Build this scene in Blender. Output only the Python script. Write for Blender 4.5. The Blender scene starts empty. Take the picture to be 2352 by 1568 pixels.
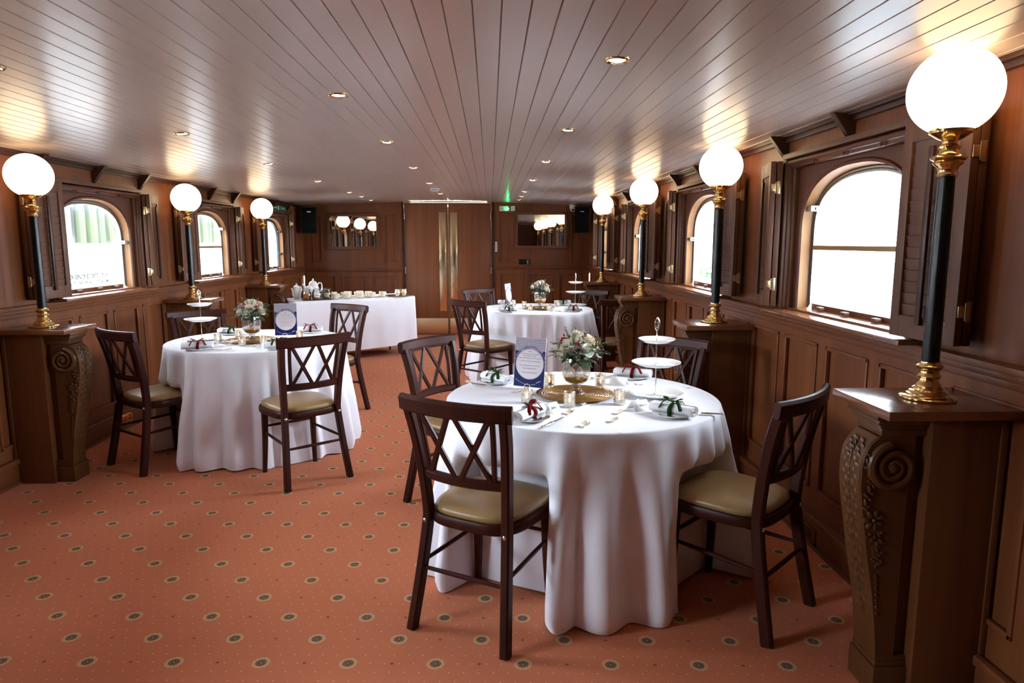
import bpy, bmesh, math, random
from math import sin, cos, pi, radians, atan2, sqrt
from mathutils import Vector, Matrix, Euler
random.seed(7)
S = bpy.context.scene
COL = S.collection

# ------------------------------------------------------------------ mesh builder
class MB:
    """collects geometry for ONE mesh object"""
    def __init__(s): s.v = []; s.f = []; s.m = []; s.mi = 0
    def add(s, vs, fs, M=None):
        b = len(s.v)
        for p in vs:
            p = Vector(p)
            if M is not None: p = M @ p
            s.v.append(p)
        for f in fs:
            s.f.append([b + i for i in f]); s.m.append(s.mi)
        return s
    def box(s, lo, hi, bev=0.0, M=None):
        x0, y0, z0 = lo; x1, y1, z1 = hi
        if x0 > x1: x0, x1 = x1, x0
        if y0 > y1: y0, y1 = y1, y0
        if z0 > z1: z0, z1 = z1, z0
        if bev <= 0:
            vs = [(x0,y0,z0),(x1,y0,z0),(x1,y1,z0),(x0,y1,z0),(x0,y0,z1),(x1,y0,z1),(x1,y1,z1),(x0,y1,z1)]
            return s.add(vs, [(0,3,2,1),(4,5,6,7),(0,1,5,4),(1,2,6,5),(2,3,7,6),(3,0,4,7)], M)
        bm = bmesh.new()
        bmesh.ops.create_cube(bm, size=1.0)
        for v in bm.verts:
            v.co = Vector((x0 + (v.co.x + .5) * (x1 - x0), y0 + (v.co.y + .5) * (y1 - y0), z0 + (v.co.z + .5) * (z1 - z0)))
        b = min(bev, (x1-x0)*.45, (y1-y0)*.45, (z1-z0)*.45)
        bmesh.ops.bevel(bm, geom=bm.edges[:], offset=b, segments=2, affect='EDGES', profile=.6)
        return s.bm(bm, M)
    def bm(s, bm, M=None):
        bm.verts.index_update()
        s.add([v.co.copy() for v in bm.verts], [[v.index for v in f.verts] for f in bm.faces], M)
        bm.free(); return s
    def lathe(s, pts, seg=24, M=None, wob=None):
        vs = []; fs = []; n = len(pts)
        for i, (r, z) in enumerate(pts):
            for k in range(seg):
                a = 2*pi*k/seg
                rr = r * (wob(a, r) if wob else 1)
                vs.append((rr*cos(a), rr*sin(a), z))
        for i in range(n-1):
            for k in range(seg):
                k2 = (k+1) % seg
                fs.append((i*seg+k, i*seg+k2, (i+1)*seg+k2, (i+1)*seg+k))
        if pts[0][0] > 1e-5: fs.append(tuple(range(seg))[::-1])
        if pts[-1][0] > 1e-5: fs.append(tuple((n-1)*seg+k for k in range(seg)))
        return s.add(vs, fs, M)
    def tube(s, path, rad, seg=10, M=None, flat=1.0, up=None, closed=False):
        path = [Vector(p) for p in path]; n = len(path)
        if not hasattr(rad, '__len__'): rad = [rad]*n
        vs = []; fs = []; pn = None
        for i, p in enumerate(path):
            if closed: t = path[(i+1) % n] - path[i-1]
            else: t = path[min(i+1, n-1)] - path[max(i-1, 0)]
            t.normalize()
            if up is not None: nn = Vector(up) - t*t.dot(Vector(up))
            elif pn is None:
                nn = t.orthogonal()
            else: nn = pn - t*t.dot(pn)
            if nn.length < 1e-6: nn = t.orthogonal()
            nn.normalize(); pn = nn; b = t.cross(nn)
            for k in range(seg):
                a = 2*pi*k/seg
                vs.append(p + nn*cos(a)*rad[i]*flat + b*sin(a)*rad[i])
        for i in range(n-1 + (1 if closed else 0)):
            j = (i+1) % n
            for k in range(seg):
                k2 = (k+1) % seg
                fs.append((i*seg+k, i*seg+k2, j*seg+k2, j*seg+k))
        if not closed:
            fs.append(tuple(range(seg))[::-1]); fs.append(tuple((n-1)*seg+k for k in range(seg)))
        return s.add(vs, fs, M)
    def sweep(s, path, sec, up=(0,0,1), M=None, scale=None, caps=True):
        """sec: list of (a,b): a along side vector, b along up vector"""
        path = [Vector(p) for p in path]; n = len(path); m = len(sec); vs = []; fs = []
        for i, p in enumerate(path):
            t = (path[min(i+1, n-1)] - path[max(i-1, 0)]).normalized()
            U = Vector(up); U = (U - t*t.dot(U)).normalized(); Sd = t.cross(U)
            k = scale[i] if scale else 1
            for a, b in sec: vs.append(p + Sd*a*k + U*b*k)
        for i in range(n-1):
            for k in range(m):
                k2 = (k+1) % m
                fs.append((i*m+k, i*m+k2, (i+1)*m+k2, (i+1)*m+k))
        if caps:
            fs.append(tuple(range(m))[::-1]); fs.append(tuple((n-1)*m+k for k in range(m)))
        return s.add(vs, fs, M)
    def prism(s, poly, t0, t1, ax, M=None):
        """poly of 2D points extruded along axis ax: 0 -> (t,a,b)  1 -> (a,t,b)  2 -> (a,b,t)"""
        n = len(poly)
        def P(a, b, t): return ((t,a,b),(a,t,b),(a,b,t))[ax]
        vs = [P(a,b,t0) for a,b in poly] + [P(a,b,t1) for a,b in poly]
        fs = [tuple(range(n)), tuple(range(2*n-1, n-1, -1))] + [(i, i+n, (i+1)%n+n, (i+1)%n) for i in range(n)]
        return s.add(vs, fs, M)
    def grid(s, P, nu, nv, M=None, wrap=False):
        vs = [P(i/(nu if wrap else nu-1), j/(nv-1)) for j in range(nv) for i in range(nu)]
        fs = []
        for j in range(nv-1):
            for i in range(nu if wrap else nu-1):
                i2 = (i+1) % nu
                fs.append((j*nu+i, j*nu+i2, (j+1)*nu+i2, (j+1)*nu+i))
        return s.add(vs, fs, M)
    def ball(s, c, r, u=12, v=8, M=None):
        if not hasattr(r, '__len__'): r = (r, r, r)
        c = Vector(c)
        vs = [c + Vector((0,0,-r[2]))]; fs = []
        for j in range(1, v):
            t = pi*j/v - pi/2
            for i in range(u):
                a = 2*pi*i/u
                vs.append(c + Vector((r[0]*cos(t)*cos(a), r[1]*cos(t)*sin(a), r[2]*sin(t))))
        vs.append(c + Vector((0,0,r[2]))); top = len(vs)-1
        for i in range(u): fs.append((0, 1+(i+1)%u, 1+i))
        for j in range(v-2):
            for i in range(u):
                a = 1+j*u+i; b = 1+j*u+(i+1)%u
                fs.append((a, b, b+u, a+u))
        for i in range(u): fs.append((1+(v-2)*u+i, 1+(v-2)*u+(i+1)%u, top))
        return s.add(vs, fs, M)
    def build(s, name, mat, parent=None, ang=35, recalc=True, solid=0, sub=0, loc=None):
        me = bpy.data.meshes.new(name)
        me.from_pydata([tuple(p) for p in s.v], [], s.f)
        mats = mat if isinstance(mat, (list, tuple)) else [mat]
        for mm in mats: me.materials.append(mm)
        if len(mats) > 1: me.polygons.foreach_set('material_index', s.m)
        if recalc:
            bm = bmesh.new(); bm.from_mesh(me)
            bmesh.ops.recalc_face_normals(bm, faces=bm.faces[:])
            bm.to_mesh(me); bm.free()
        me.polygons.foreach_set('use_smooth', [True]*len(me.polygons))
        if ang < 180: me.set_sharp_from_angle(angle=radians(ang))
        me.update()
        o = bpy.data.objects.new(name, me); COL.objects.link(o)
        if parent is not None: o.parent = parent
        if loc is not None: o.location = loc
        if solid:
            md = o.modifiers.new('thick', 'SOLIDIFY'); md.thickness = solid; md.offset = 0
        if sub:
            md = o.modifiers.new('sub', 'SUBSURF'); md.levels = sub; md.render_levels = sub
        return o

def T(x=0, y=0, z=0): return Matrix.Translation((x, y, z))
def RX(a): return Matrix.Rotation(a, 4, 'X')
def RY(a): return Matrix.Rotation(a, 4, 'Y')
def RZ(a): return Matrix.Rotation(a, 4, 'Z')
def SC(x, y, z): return Matrix.Diagonal((x, y, z, 1))

def tag(o, label=None, cat=None, group=None, kind=None):
    if label: o['label'] = label
    if cat: o['category'] = cat
    if group: o['group'] = group
    if kind: o['kind'] = kind
    return o
def thing(name, label, cat, loc=(0,0,0), rz=0, group=None):
    o = bpy.data.objects.new(name, None); COL.objects.link(o)
    o.empty_display_size = .05
    o.location = loc; o.rotation_euler = (0, 0, rz)
    return tag(o, label, cat, group)
KIDS = {}
def dup(root, loc, rz=0, label=None, group=None, scale=None):
    def cp(o, par):
        c = o.copy(); COL.objects.link(c); c.parent = par
        for ch in [x for x in ALLC if x.parent == o]: cp(ch, c)
        return c
    ALLC = list(root.children_recursive)
    r = cp(root, None)
    r.location = loc; r.rotation_euler = (0, 0, rz)
    if label: r['label'] = label
    if group: r['group'] = group
    if scale: r.scale = (scale,)*3
    return r
def struct(o, label=None):
    o['kind'] = 'structure'
    if label: o['label'] = label
    return o

# ------------------------------------------------------------------ materials
MATS = {}
class NT:
    def __init__(s, name):
        m = bpy.data.materials.new(name); m.use_nodes = True
        s.m = m; s.n = m.node_tree.nodes; s.l = m.node_tree.links
        s.b = s.n['Principled BSDF']; s.out = s.n['Material Output']
        MATS[name] = m
    def new(s, t, **k):
        n = s.n.new(t)
        for a, b in k.items(): setattr(n, a, b)
        return n
    def link(s, a, b): s.l.new(a, b)
    def val(s, sock, v):
        if hasattr(v, 'links') or hasattr(v, 'is_linked'): s.l.new(v, sock)
        else: sock.default_value = v
    def math(s, op, a, b=None, c=None, clamp=False):
        n = s.new('ShaderNodeMath', operation=op, use_clamp=clamp)
        s.val(n.inputs[0], a)
        if b is not None: s.val(n.inputs[1], b)
        if c is not None: s.val(n.inputs[2], c)
        return n.outputs[0]
    def mix(s, f, a, b):
        n = s.new('ShaderNodeMix', data_type='RGBA')
        s.val(n.inputs[0], f); s.val(n.inputs[6], a); s.val(n.inputs[7], b)
        return n.outputs[2]
    def noise(s, vec=None, scale=5, detail=4, rough=.5, dist=0):
        n = s.new('ShaderNodeTexNoise')
        if vec is not None: s.link(vec, n.inputs['Vector'])
        n.inputs['Scale'].default_value = scale; n.inputs['Detail'].default_value = detail
        n.inputs['Roughness'].default_value = rough; n.inputs['Distortion'].default_value = dist
        return n.outputs[0]
    def mapping(s, vec, scale=(1,1,1), rot=(0,0,0), loc=(0,0,0)):
        n = s.new('ShaderNodeMapping'); s.link(vec, n.inputs[0])
        n.inputs['Scale'].default_value = scale; n.inputs['Rotation'].default_value = rot; n.inputs['Location'].default_value = loc
        return n.outputs[0]
    def obj(s): return s.new('ShaderNodeTexCoord').outputs['Object']
    def geo(s): return s.new('ShaderNodeNewGeometry').outputs['Position']
    def ramp(s, f, stops):
        n = s.new('ShaderNodeValToRGB'); s.link(f, n.inputs[0])
        e = n.color_ramp.elements
        while len(e) < len(stops): e.new(.5)
        for i, (p, c) in enumerate(stops): e[i].position = p; e[i].color = c
        return n.outputs[0]
    def bump(s, h, strength=.2, dist=.01):
        n = s.new('ShaderNodeBump'); n.inputs['Strength'].default_value = strength; n.inputs['Distance'].default_value = dist
        s.link(h, n.inputs['Height']); s.link(n.outputs[0], s.b.inputs['Normal']); return n.outputs[0]
    def set(s, **k):
        for a, v in k.items():
            s.val(s.b.inputs[{'base':'Base Color','rough':'Roughness','metal':'Metallic','ecol':'Emission Color','estr':'Emission Strength','spec':'Specular IOR Level','coat':'Coat Weight','coatr':'Coat Roughness','sheen':'Sheen Weight','trans':'Transmission Weight','alpha':'Alpha','sss':'Subsurface Weight','ior':'IOR'}[a]], v)
        return s
def C(r, g, b): # sRGB 0-255 -> linear rgba
    f = lambda x: (x/255/12.92) if x/255 <= .04045 else ((x/255+.055)/1.055)**2.4
    return (f(r), f(g), f(b), 1)
def simple(name, col, rough=.5, metal=0, **k):
    t = NT(name); t.set(base=col, rough=rough, metal=metal, **k); return t.m

def wood(name, c1, c2, rough=.35, axis='z', grain=60, coat=0.0, world=True, bump=.05, spec=.32):
    t = NT(name)
    vec = t.geo() if world else t.obj()
    sc = {'z': (grain, grain, 1.6), 'y': (grain, 1.6, grain), 'x': (1.6, grain, grain)}[axis]
    mp = t.mapping(vec, sc)
    n1 = t.noise(mp, 1.0, 5, .6, .4)
    n2 = t.noise(t.mapping(vec, tuple(q*.12 for q in sc)), 1.0, 3, .5, 1.0)
    n3 = t.noise(vec, 1.3, 2)
    f = t.math('ADD', t.math('MULTIPLY', n1, .45), t.math('MULTIPLY', n2, .55))
    f = t.math('ADD', t.math('MULTIPLY', t.math('SUBTRACT', f, .5), 2.1), .5, clamp=True)
    col = t.mix(f, c1, c2)
    d = t.mix(t.math('MULTIPLY', n3, .35), (1,1,1,1), (.55,.5,.45,1))
    mm = t.new('ShaderNodeMix', data_type='RGBA', blend_type='MULTIPLY'); mm.inputs[0].default_value = 1
    t.link(col, mm.inputs[6]); t.link(d, mm.inputs[7])
    t.set(base=mm.outputs[2], rough=rough, spec=spec)
    if coat: t.set(coat=coat, coatr=.12)
    if bump: t.bump(n1, bump, .004)
    return t.m
WALL = wood('oak_panelling', C(134,77,41), C(88,48,26), .36, 'z', 45, .0)
WALLH = wood('oak_rail', C(126,72,39), C(82,45,24), .33, 'y', 45)
WALLX = wood('oak_cross_rail', C(126,72,39), C(82,45,24), .36, 'x', 45)
HEAD = wood('oak_header', C(134,88,48), C(106,66,36), .4, 'y', 30)
SHUT = wood('shutter_oak', C(106,68,44), C(84,52,35), .45, 'z', 70, bump=.02)
SURR = wood('arch_veneer', C(100,56,36), C(82,44,28), .4, 'z', 50, bump=.02)
REVEAL = wood('reveal_veneer', C(190,140,92), C(160,112,70), .4, 'z', 60, bump=.02)
PED = wood('pedestal_oak', C(118,72,40), C(84,48,26), .3, 'z', 40)
PEDTOP = wood('pedestal_top_oak', C(136,84,54), C(104,62,40), .22, 'y', 50, .3)
CARVE = wood('carved_oak', C(108,68,35), C(72,42,20), .38, 'z', 25, bump=.12)
DOORW = wood('door_veneer', C(142,86,54), C(104,60,36), .3, 'z', 90, .25)
MAHOG = wood('mahogany', C(72,30,19), C(42,17,11), .40, 'z', 60, 0, world=False, bump=.03, spec=.17)
DARKT = wood('dark_trim', C(70,36,21), C(46,23,13), .35, 'y', 40)
BOARD = wood('board_wood', C(120,74,44), C(90,52,30), .4, 'x', 40)
FRAMEW = wood('mirror_frame_oak', C(120,70,40), C(90,50,28), .35, 'x', 40)

HINGE = simple('hinge_brass', (.62, .50, .30, 1), .3, 1)
BRASS = simple('polished_brass', (.82, .60, .27, 1), .14, 1)
def brushed():
    t = NT('door_brass'); v = t.geo()
    n = t.noise(t.mapping(v, (14, 14, 2.5)), 1, 4, .6)
    t.set(base=(.72,.60,.36,1), metal=1, rough=t.math('ADD', t.math('MULTIPLY', n, .2), .06))
    t.bump(n, .25, .02); return t.m
PLATE = brushed()
KICK = simple('kick_plate_brass', (.80, .60, .34, 1), .32, 1)
SILVER = simple('silver', (.86, .85, .82, 1), .16, 1)
CHROME = simple('window_alloy', (.62, .62, .60, 1), .3, 1)
BLACKM = simple('black_metal', C(22,22,22), .4)
COLUMN = simple('column_black', C(9,13,12), .32, 0, spec=.4)
PORC = simple('white_porcelain', C(242,240,236), .12, 0, coat=.5, coatr=.05)
CREAM = simple('cream_china', C(238,228,206), .15, 0, coat=.4, coatr=.05)
WHITEP = simple('white_plastic', C(225,222,218), .4)
BLACKP = simple('black_plastic', C(7,8,9), .55, spec=.2)
SPKF = simple('speaker_mesh', C(5,6,7), .8, spec=.15)
RUBBER = simple('window_gasket', C(70,74,72), .5)
BRASSBAR = simple('brass_glazing_bar', C(150,120,78), .4, .4)
TEXTB = simple('black_ink', C(40,36,48), .7)
TEXTT = simple('teal_ink', C(14,70,62), .6)
TEXTW = simple('white_ink', C(235,240,235), .5)
GREENS = simple('sign_green', C(16,84,62), .35)
CANDLE = simple('candle_wax', C(236,214,184), .5, 0, sss=.3)
WAXM = simple('tin_cup', (.7,.7,.68,1), .35, 1)
TEA = simple('tea_leaves', C(110,62,30), .9)
HERB = simple('herb_tea', C(120,112,60), .9)
PAPER = simple('paper', C(240,236,230), .7)
KRAFT = simple('kraft_label', C(160,96,50), .8)
RED = simple('red_velvet', C(104,10,12), .8, 0, spec=.1)
GREENR = simple('green_velvet', C(36,58,22), .8, 0, spec=.1)
LEAF = simple('rosemary_green', C(66,92,50), .55)
LEAF2 = simple('silver_leaf', C(140,160,142), .6)
LEAF3 = simple('dark_leaf', C(40,66,34), .45)
ROSE = simple('rose_cream', C(250,242,224), .6, sss=.2)
ROSE2 = simple('rose_blush', C(248,230,208), .6, sss=.2)
PETAL = simple('petal_ivory', C(240,228,206), .6)
BERRY = simple('red_berry', C(140,18,18), .25, 0, coat=.5)
ASTR = simple('astrantia', C(196,206,172), .7)
STARM = simple('copper_star', C(206,150,100), .5, .2)
BOLT = simple('bolt_steel', (.75,.73,.7,1), .3, 1)
DKBLUE = None

def emis(name, col, strength, base=(.8,.8,.8,1)):
    t = NT(name); t.set(base=base, ecol=col, estr=strength, rough=.2); return t.m
GLOBE = emis('opal_glass', (1, .73, .43, 1), 2.2)
LAMPD = emis('downlight_glow', (1, .82, .58, 1), 14)
FLAME = emis('flame', (1, .62, .25, 1), 30)
LEDG = emis('green_led', (.02, 1, .22, 1), 34)
TUBEL = emis('corridor_tube', (1, .93, .72, 1), 14)

def ceiling_mat():
    t = NT('painted_boards'); v = t.geo()
    n = t.noise(t.mapping(v, (30, 1.2, 30)), 1, 4, .6)
    n2 = t.noise(t.mapping(v, (3, .8, 3)), 1, 3, .6)
    t.set(base=t.mix(n2, C(196,178,168), C(184,164,154)), rough=t.math('ADD', t.math('MULTIPLY', n, .04), .34), spec=.5, coat=.55, coatr=.2)
    t.bump(n, .02, .001); return t.m
CEIL = ceiling_mat()

def carpet_mat():
    t = NT('patterned_carpet'); v = t.geo()
    A, B = .302, .2915
    mp = t.mapping(v, (1,1,1))
    sub = t.new('ShaderNodeVectorMath', operation='SUBTRACT'); t.link(v, sub.inputs[0]); sub.inputs[1].default_value = (-1.244, 2.367, 0)
    def dot(vec):
        d = t.new('ShaderNodeVectorMath', operation='DOT_PRODUCT'); t.link(sub.outputs[0], d.inputs[0]); d.inputs[1].default_value = vec; return d.outputs['Value']
    an = radians(-2.4)
    wob = t.noise(v, 300, 1)
    u = t.math('ADD', dot((cos(an), sin(an), 0)), t.math('MULTIPLY', t.math('SUBTRACT', wob, .5), .003))
    w = t.math('ADD', dot((-sin(an), cos(an), 0)), t.math('MULTIPLY', t.math('SUBTRACT', wob, .5), .003))
    def cell(per, off, src):  # signed distance to the closest lattice line, metres
        x = t.math('ADD', t.math('DIVIDE', src, per), .5 - off)
        return t.math('MULTIPLY', t.math('SUBTRACT', t.math('FRACT', x), .5), per)
    def rad(pu, pv, ou, ov):
        a = cell(pu, ou, u); b = cell(pv, ov, w)
        return t.math('SQRT', t.math('ADD', t.math('MULTIPLY', a, a), t.math('MULTIPLY', b, b))), a, b
    rA, aA, bA = rad(A, B, 0, 0); rB, aB, bB = rad(A, B, .5, .5)
    sel = t.math('LESS_THAN', rA, rB)
    r = t.math('MINIMUM', rA, rB)
    def pick(x, y): return t.math('ADD', t.math('MULTIPLY', sel, x), t.math('MULTIPLY', t.math('SUBTRACT', 1, sel), y))
    th = t.math('ARCTAN2', pick(bA, bB), pick(aA, aB))
    rr = t.math('MULTIPLY', r, t.math('ADD', 1, t.math('MULTIPLY', t.math('COSINE', t.math('MULTIPLY', th, 12)), .05)))
    rC, _, _ = rad(A, B, .5, 0); rD, _, _ = rad(A, B, 0, .5)
    rs = t.math('MINIMUM', rC, rD)
    p1, _, _ = rad(A/6, B/3, 0, 0); p2, _, _ = rad(A/6, B/3, .5, .5)
    rp = t.math('MINIMUM', p1, p2)
    big = t.noise(v, 1.1, 3); fine = t.noise(v, 420, 2)
    base = t.mix(big, C(220,132,90), C(202,114,76))
    base = t.mix(t.math('MULTIPLY', fine, .5), base, C(158,80,52))
    lt = lambda x, y: t.math('LESS_THAN', x, y)
    col = t.mix(t.math('MULTIPLY', t.math('MULTIPLY', lt(rp, .0029), t.math('GREATER_THAN', r, .055)), .6), base, C(236,196,146))
    col = t.mix(t.math('MULTIPLY', lt(rs, .0062), .7), col, C(80,60,36))
    col = t.mix(t.math('MULTIPLY', t.math('MULTIPLY', lt(rr, .030), t.math('ADD', fine, .3)), .95), col, C(228,198,148))
    col = t.mix(t.math('MULTIPLY', t.math('MULTIPLY', lt(rr, .0285), fine), .9), col, C(150,116,60))
    col = t.mix(lt(rr, .0185), col, C(112,32,28))
    col = t.mix(lt(rr, .0155), col, C(136,118,92))
    col = t.mix(t.math('MULTIPLY', lt(rr, .015), t.math('GREATER_THAN', fine, .52)), col, C(70,44,34))
    col = t.mix(lt(rr, .0085), col, C(96,42,34))
    col = t.mix(lt(rr, .0045), col, C(150,140,100))
    t.set(base=col, rough=.95, spec=.1, sheen=.08)
    t.bump(t.noise(v, 700, 2), .5, .004); return t.m
CARPET = carpet_mat()

def cloth_mat():
    t = NT('white_linen'); v = t.obj()
    n = t.noise(v, 420, 2); n2 = t.noise(v, 7, 3, .55)
    t.set(base=t.mix(n2, C(245,244,250), C(238,237,244)), rough=.75, sheen=.2)
    t.bump(t.math('ADD', t.math('MULTIPLY', n, .15), n2), .12, .012); return t.m
CLOTH = cloth_mat()
NAPK = simple('napkin_linen', C(240,238,238), .8, 0, sheen=.2)

def leather():
    t = NT('olive_leather'); v = t.obj(); n = t.noise(v, 260, 2)
    t.set(base=C(150,118,76), rough=.38, spec=.45, coat=.1, coatr=.3); t.bump(n, .06, .002); return t.m
LEATH = leather()

def thin_glass(name, tint=(1,1,1,1), refl=.1, rough=.02):
    t = NT(name); t.n.remove(t.b)
    tr = t.new('ShaderNodeBsdfTransparent'); tr.inputs[0].default_value = tint
    gl = t.new('ShaderNodeBsdfGlossy'); gl.inputs['Roughness'].default_value = rough
    lw = t.new('ShaderNodeLayerWeight'); lw.inputs[0].default_value = .35
    f = t.math('ADD', t.math('MULTIPLY', lw.outputs['Fresnel'], .8), refl*.5, clamp=True)
    mx = t.new('ShaderNodeMixShader'); t.link(f, mx.inputs[0]); t.link(tr.outputs[0], mx.inputs[1]); t.link(gl.outputs[0], mx.inputs[2])
    t.link(mx.outputs[0], t.out.inputs[0]); return t.m
GLASS = thin_glass('clear_glass', (.96,.97,.97,1), .12)
PANE = thin_glass('window_glass', (.97,.985,.98,1), .03)
def mercury(name, cover=.45, warm=(.9,.88,.84,1)):
    t = NT(name); v = t.obj(); t.n.remove(t.b)
    tr = t.new('ShaderNodeBsdfTransparent'); tr.inputs[0].default_value = (.93,.93,.92,1)
    gl = t.new('ShaderNodeBsdfGlossy'); gl.inputs['Roughness'].default_value = .16; gl.inputs[0].default_value = warm
    n = t.noise(v, 130, 5, .7)
    f = t.math('ADD', t.math('MULTIPLY', t.math('GREATER_THAN', n, 1-cover), .5), .22, clamp=True)
    mx = t.new('ShaderNodeMixShader'); t.link(f, mx.inputs[0]); t.link(tr.outputs[0], mx.inputs[1]); t.link(gl.outputs[0], mx.inputs[2])
    t.link(mx.outputs[0], t.out.inputs[0]); return t.m
MERC = mercury('mercury_glass')
VOTG = mercury('votive_glass', .5, (.95,.86,.74,1))
MIRROR = simple('mirror_silver', (.68,.68,.66,1), .012, 1)
def goldglass():
    t = NT('gold_glass'); t.set(base=(.36,.19,.035,1), metal=.6, rough=.16, coat=.5, coatr=.04); return t.m
GOLDG = goldglass()
GOLDF = simple('gold_gravel', C(170,120,40), .45, .3)

def menu_mat():
    """printed face: x -.5..+.5 (width), z 0..1 (height) in object space scaled"""
    t = NT('menu_print'); v = t.obj()
    sx = t.new('ShaderNodeSeparateXYZ'); t.link(v, sx.inputs[0])
    x, z = sx.outputs[0], sx.outputs[2]
    blue = t.mix(t.noise(v, 60, 3), C(20,24,72), C(28,34,90))
    def fr(a, p, o): return t.math('MULTIPLY', t.math('SUBTRACT', t.math('FRACT', t.math('ADD', t.math('DIVIDE', a, p), o)), .5), p)
    def dd(o1, o2):
        a = fr(x, .0088, o1); b = fr(z, .0152, o2)
        return t.math('SQRT', t.math('ADD', t.math('MULTIPLY', a, a), t.math('MULTIPLY', b, b)))
    d = t.math('MINIMUM', dd(0, 0), dd(.5, .5))
    ring = t.math('LESS_THAN', d, .0036)
    lat = t.mix(ring, C(56,52,92), C(206,198,204))
    wz = t.math('ADD', z, t.math('MULTIPLY', t.math('SUBTRACT', t.noise(v, 90, 3), .5), .02))
    topm = t.math('GREATER_THAN', wz, t.math('ADD', .158, t.math('MULTIPLY', t.math('ABSOLUTE', x), .18)))
    col = t.mix(topm, blue, lat)
    band = t.math('LESS_THAN', t.math('ABSOLUTE', t.math('SUBTRACT', wz, t.math('SUBTRACT', .186, t.math('MULTIPLY', t.math('MULTIPLY', x, x), 9)))), .012)
    col = t.mix(t.math('MULTIPLY', band, t.math('GREATER_THAN', t.noise(v, 140, 2), .46)), col, C(116,108,136))
    cz = t.math('SUBTRACT', z, .108)
    rad = t.math('SQRT', t.math('ADD', t.math('MULTIPLY', x, x), t.math('MULTIPLY', cz, cz)))
    col = t.mix(t.math('LESS_THAN', rad, .0725), col, C(224,214,216))
    rg = t.math('LESS_THAN', t.math('ABSOLUTE', t.math('SUBTRACT', rad, .0705)), .0006)
    col = t.mix(rg, col, C(70,70,120))
    t.set(base=col, rough=.6, spec=.2); return t.m
MENU = menu_mat()

def pile_mat():
    t = NT('mossy_timber'); v = t.geo()
    n = t.noise(t.mapping(v, (.8,.8,.5)), 1, 4, .6)
    n2 = t.noise(t.mapping(v, (6,6,.6)), 1, 4, .6)
    sx = t.new('ShaderNodeSeparateXYZ'); t.link(v, sx.inputs[0])
    hz = t.math('MULTIPLY', t.math('SUBTRACT', 3.3, sx.outputs[2]), 1.2, clamp=True)
    wd = t.mix(n2, C(128,122,128), C(66,62,68))
    ms = t.mix(n2, C(92,108,62), C(54,66,44))
    t.set(base=t.mix(t.math('MULTIPLY', t.math('ADD', t.math('MULTIPLY', n, .9), .25, clamp=True), hz), wd, ms), rough=.9); return t.m
PILE = pile_mat()
MUD = simple('pale_shore', C(205,200,192), .9)
BUSHM = simple('river_bush', C(70,110,60), .8)

def text_part(txt, size, mat, parent, M, name='lettering', extrude=.0002, align='CENTER', shear=0, space=1.0):
    cu = bpy.data.curves.new('t', 'FONT'); cu.body = txt; cu.size = size; cu.extrude = extrude
    cu.align_x = align; cu.align_y = 'CENTER'; cu.shear = shear; cu.space_character = space; cu.resolution_u = 2
    o = bpy.data.objects.new('t', cu); COL.objects.link(o)
    dg = bpy.context.evaluated_depsgraph_get()
    me = bpy.data.meshes.new_from_object(o.evaluated_get(dg))
    bpy.data.objects.remove(o); bpy.data.curves.remove(cu)
    me.transform(M); me.materials.clear(); me.materials.append(mat); me.name = name
    ob = bpy.data.objects.new(name, me); COL.objects.link(ob); ob.parent = parent
    return ob
def join_text(lines, mat, parent, name='lettering', off=0):
    """lines: (txt,size,M,shear) -> one mesh"""
    bm = bmesh.new()
    for txt, size, M, shear in lines:
        cu = bpy.data.curves.new('t', 'FONT'); cu.body = txt; cu.size = size; cu.extrude = .00015
        cu.align_x = 'CENTER'; cu.align_y = 'CENTER'; cu.shear = shear; cu.resolution_u = 1; cu.offset = off
        o = bpy.data.objects.new('t', cu); COL.objects.link(o)
        me = bpy.data.meshes.new_from_object(o.evaluated_get(bpy.context.evaluated_depsgraph_get()))
        bpy.data.objects.remove(o); bpy.data.curves.remove(cu)
        me.transform(M); bm.from_mesh(me); bpy.data.meshes.remove(me)
    me = bpy.data.meshes.new(name); bm.to_mesh(me); bm.free(); me.materials.append(mat)
    ob = bpy.data.objects.new(name, me); COL.objects.link(ob); ob.parent = parent
    return ob
# ================================================================== THE ROOM
XR, XL, YB, YF = 1.545, -2.85, 10.64, -2.3
def zc(x): return 2.047 - .0145*(x+.66)**2
# sides: x of wall plane, direction outward
SIDES = {'right': (XR, 1), 'left': (XL, -1)}
WIN = {'right': [2.945, 4.945, 6.945, 8.945], 'left': [1.06, 3.09, 5.12, 7.15, 9.18]}
WZ = {'right': (1.10, 1.855), 'left': (1.075, 1.83)}
HW = .56

# floor
m = MB(); m.box((XL-.15, YF-.1, -.06), (XR+.15, YB+1.6, 0)); struct(m.build('floor', CARPET), 'salmon carpet with rows of small medallions')
# ceiling planks with V grooves, cambered
m = MB(); pw = .0765; x = -2.95; k = 0; sec = []
while x < XR+.08:
    for dx, dz in ((0, .006), (.003, 0), (pw-.003, 0), (pw, .006)):
        sec.append((x+dx, zc(x+dx)+dz))
    x += pw
sec2 = []
for i, p in enumerate(sec):
    if i and abs(p[0]-sec[i-1][0]) < 1e-6: continue
    sec2.append(p)
vs = [(a, YF-.1, b) for a, b in sec2] + [(a, YB+1.5, b) for a, b in sec2]; n = len(sec2)
m.add(vs, [(i, i+1, i+1+n, i+n) for i in range(n-1)])
m.add([(-2.95, YF-.1, 2.2), (XR+.1, YF-.1, 2.2), (XR+.1, YB+1.5, 2.2), (-2.95, YB+1.5, 2.2)], [(0,1,2,3)])
struct(m.build('ceiling', CEIL, ang=20, recalc=False), 'painted tongue and groove board ceiling')

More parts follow.
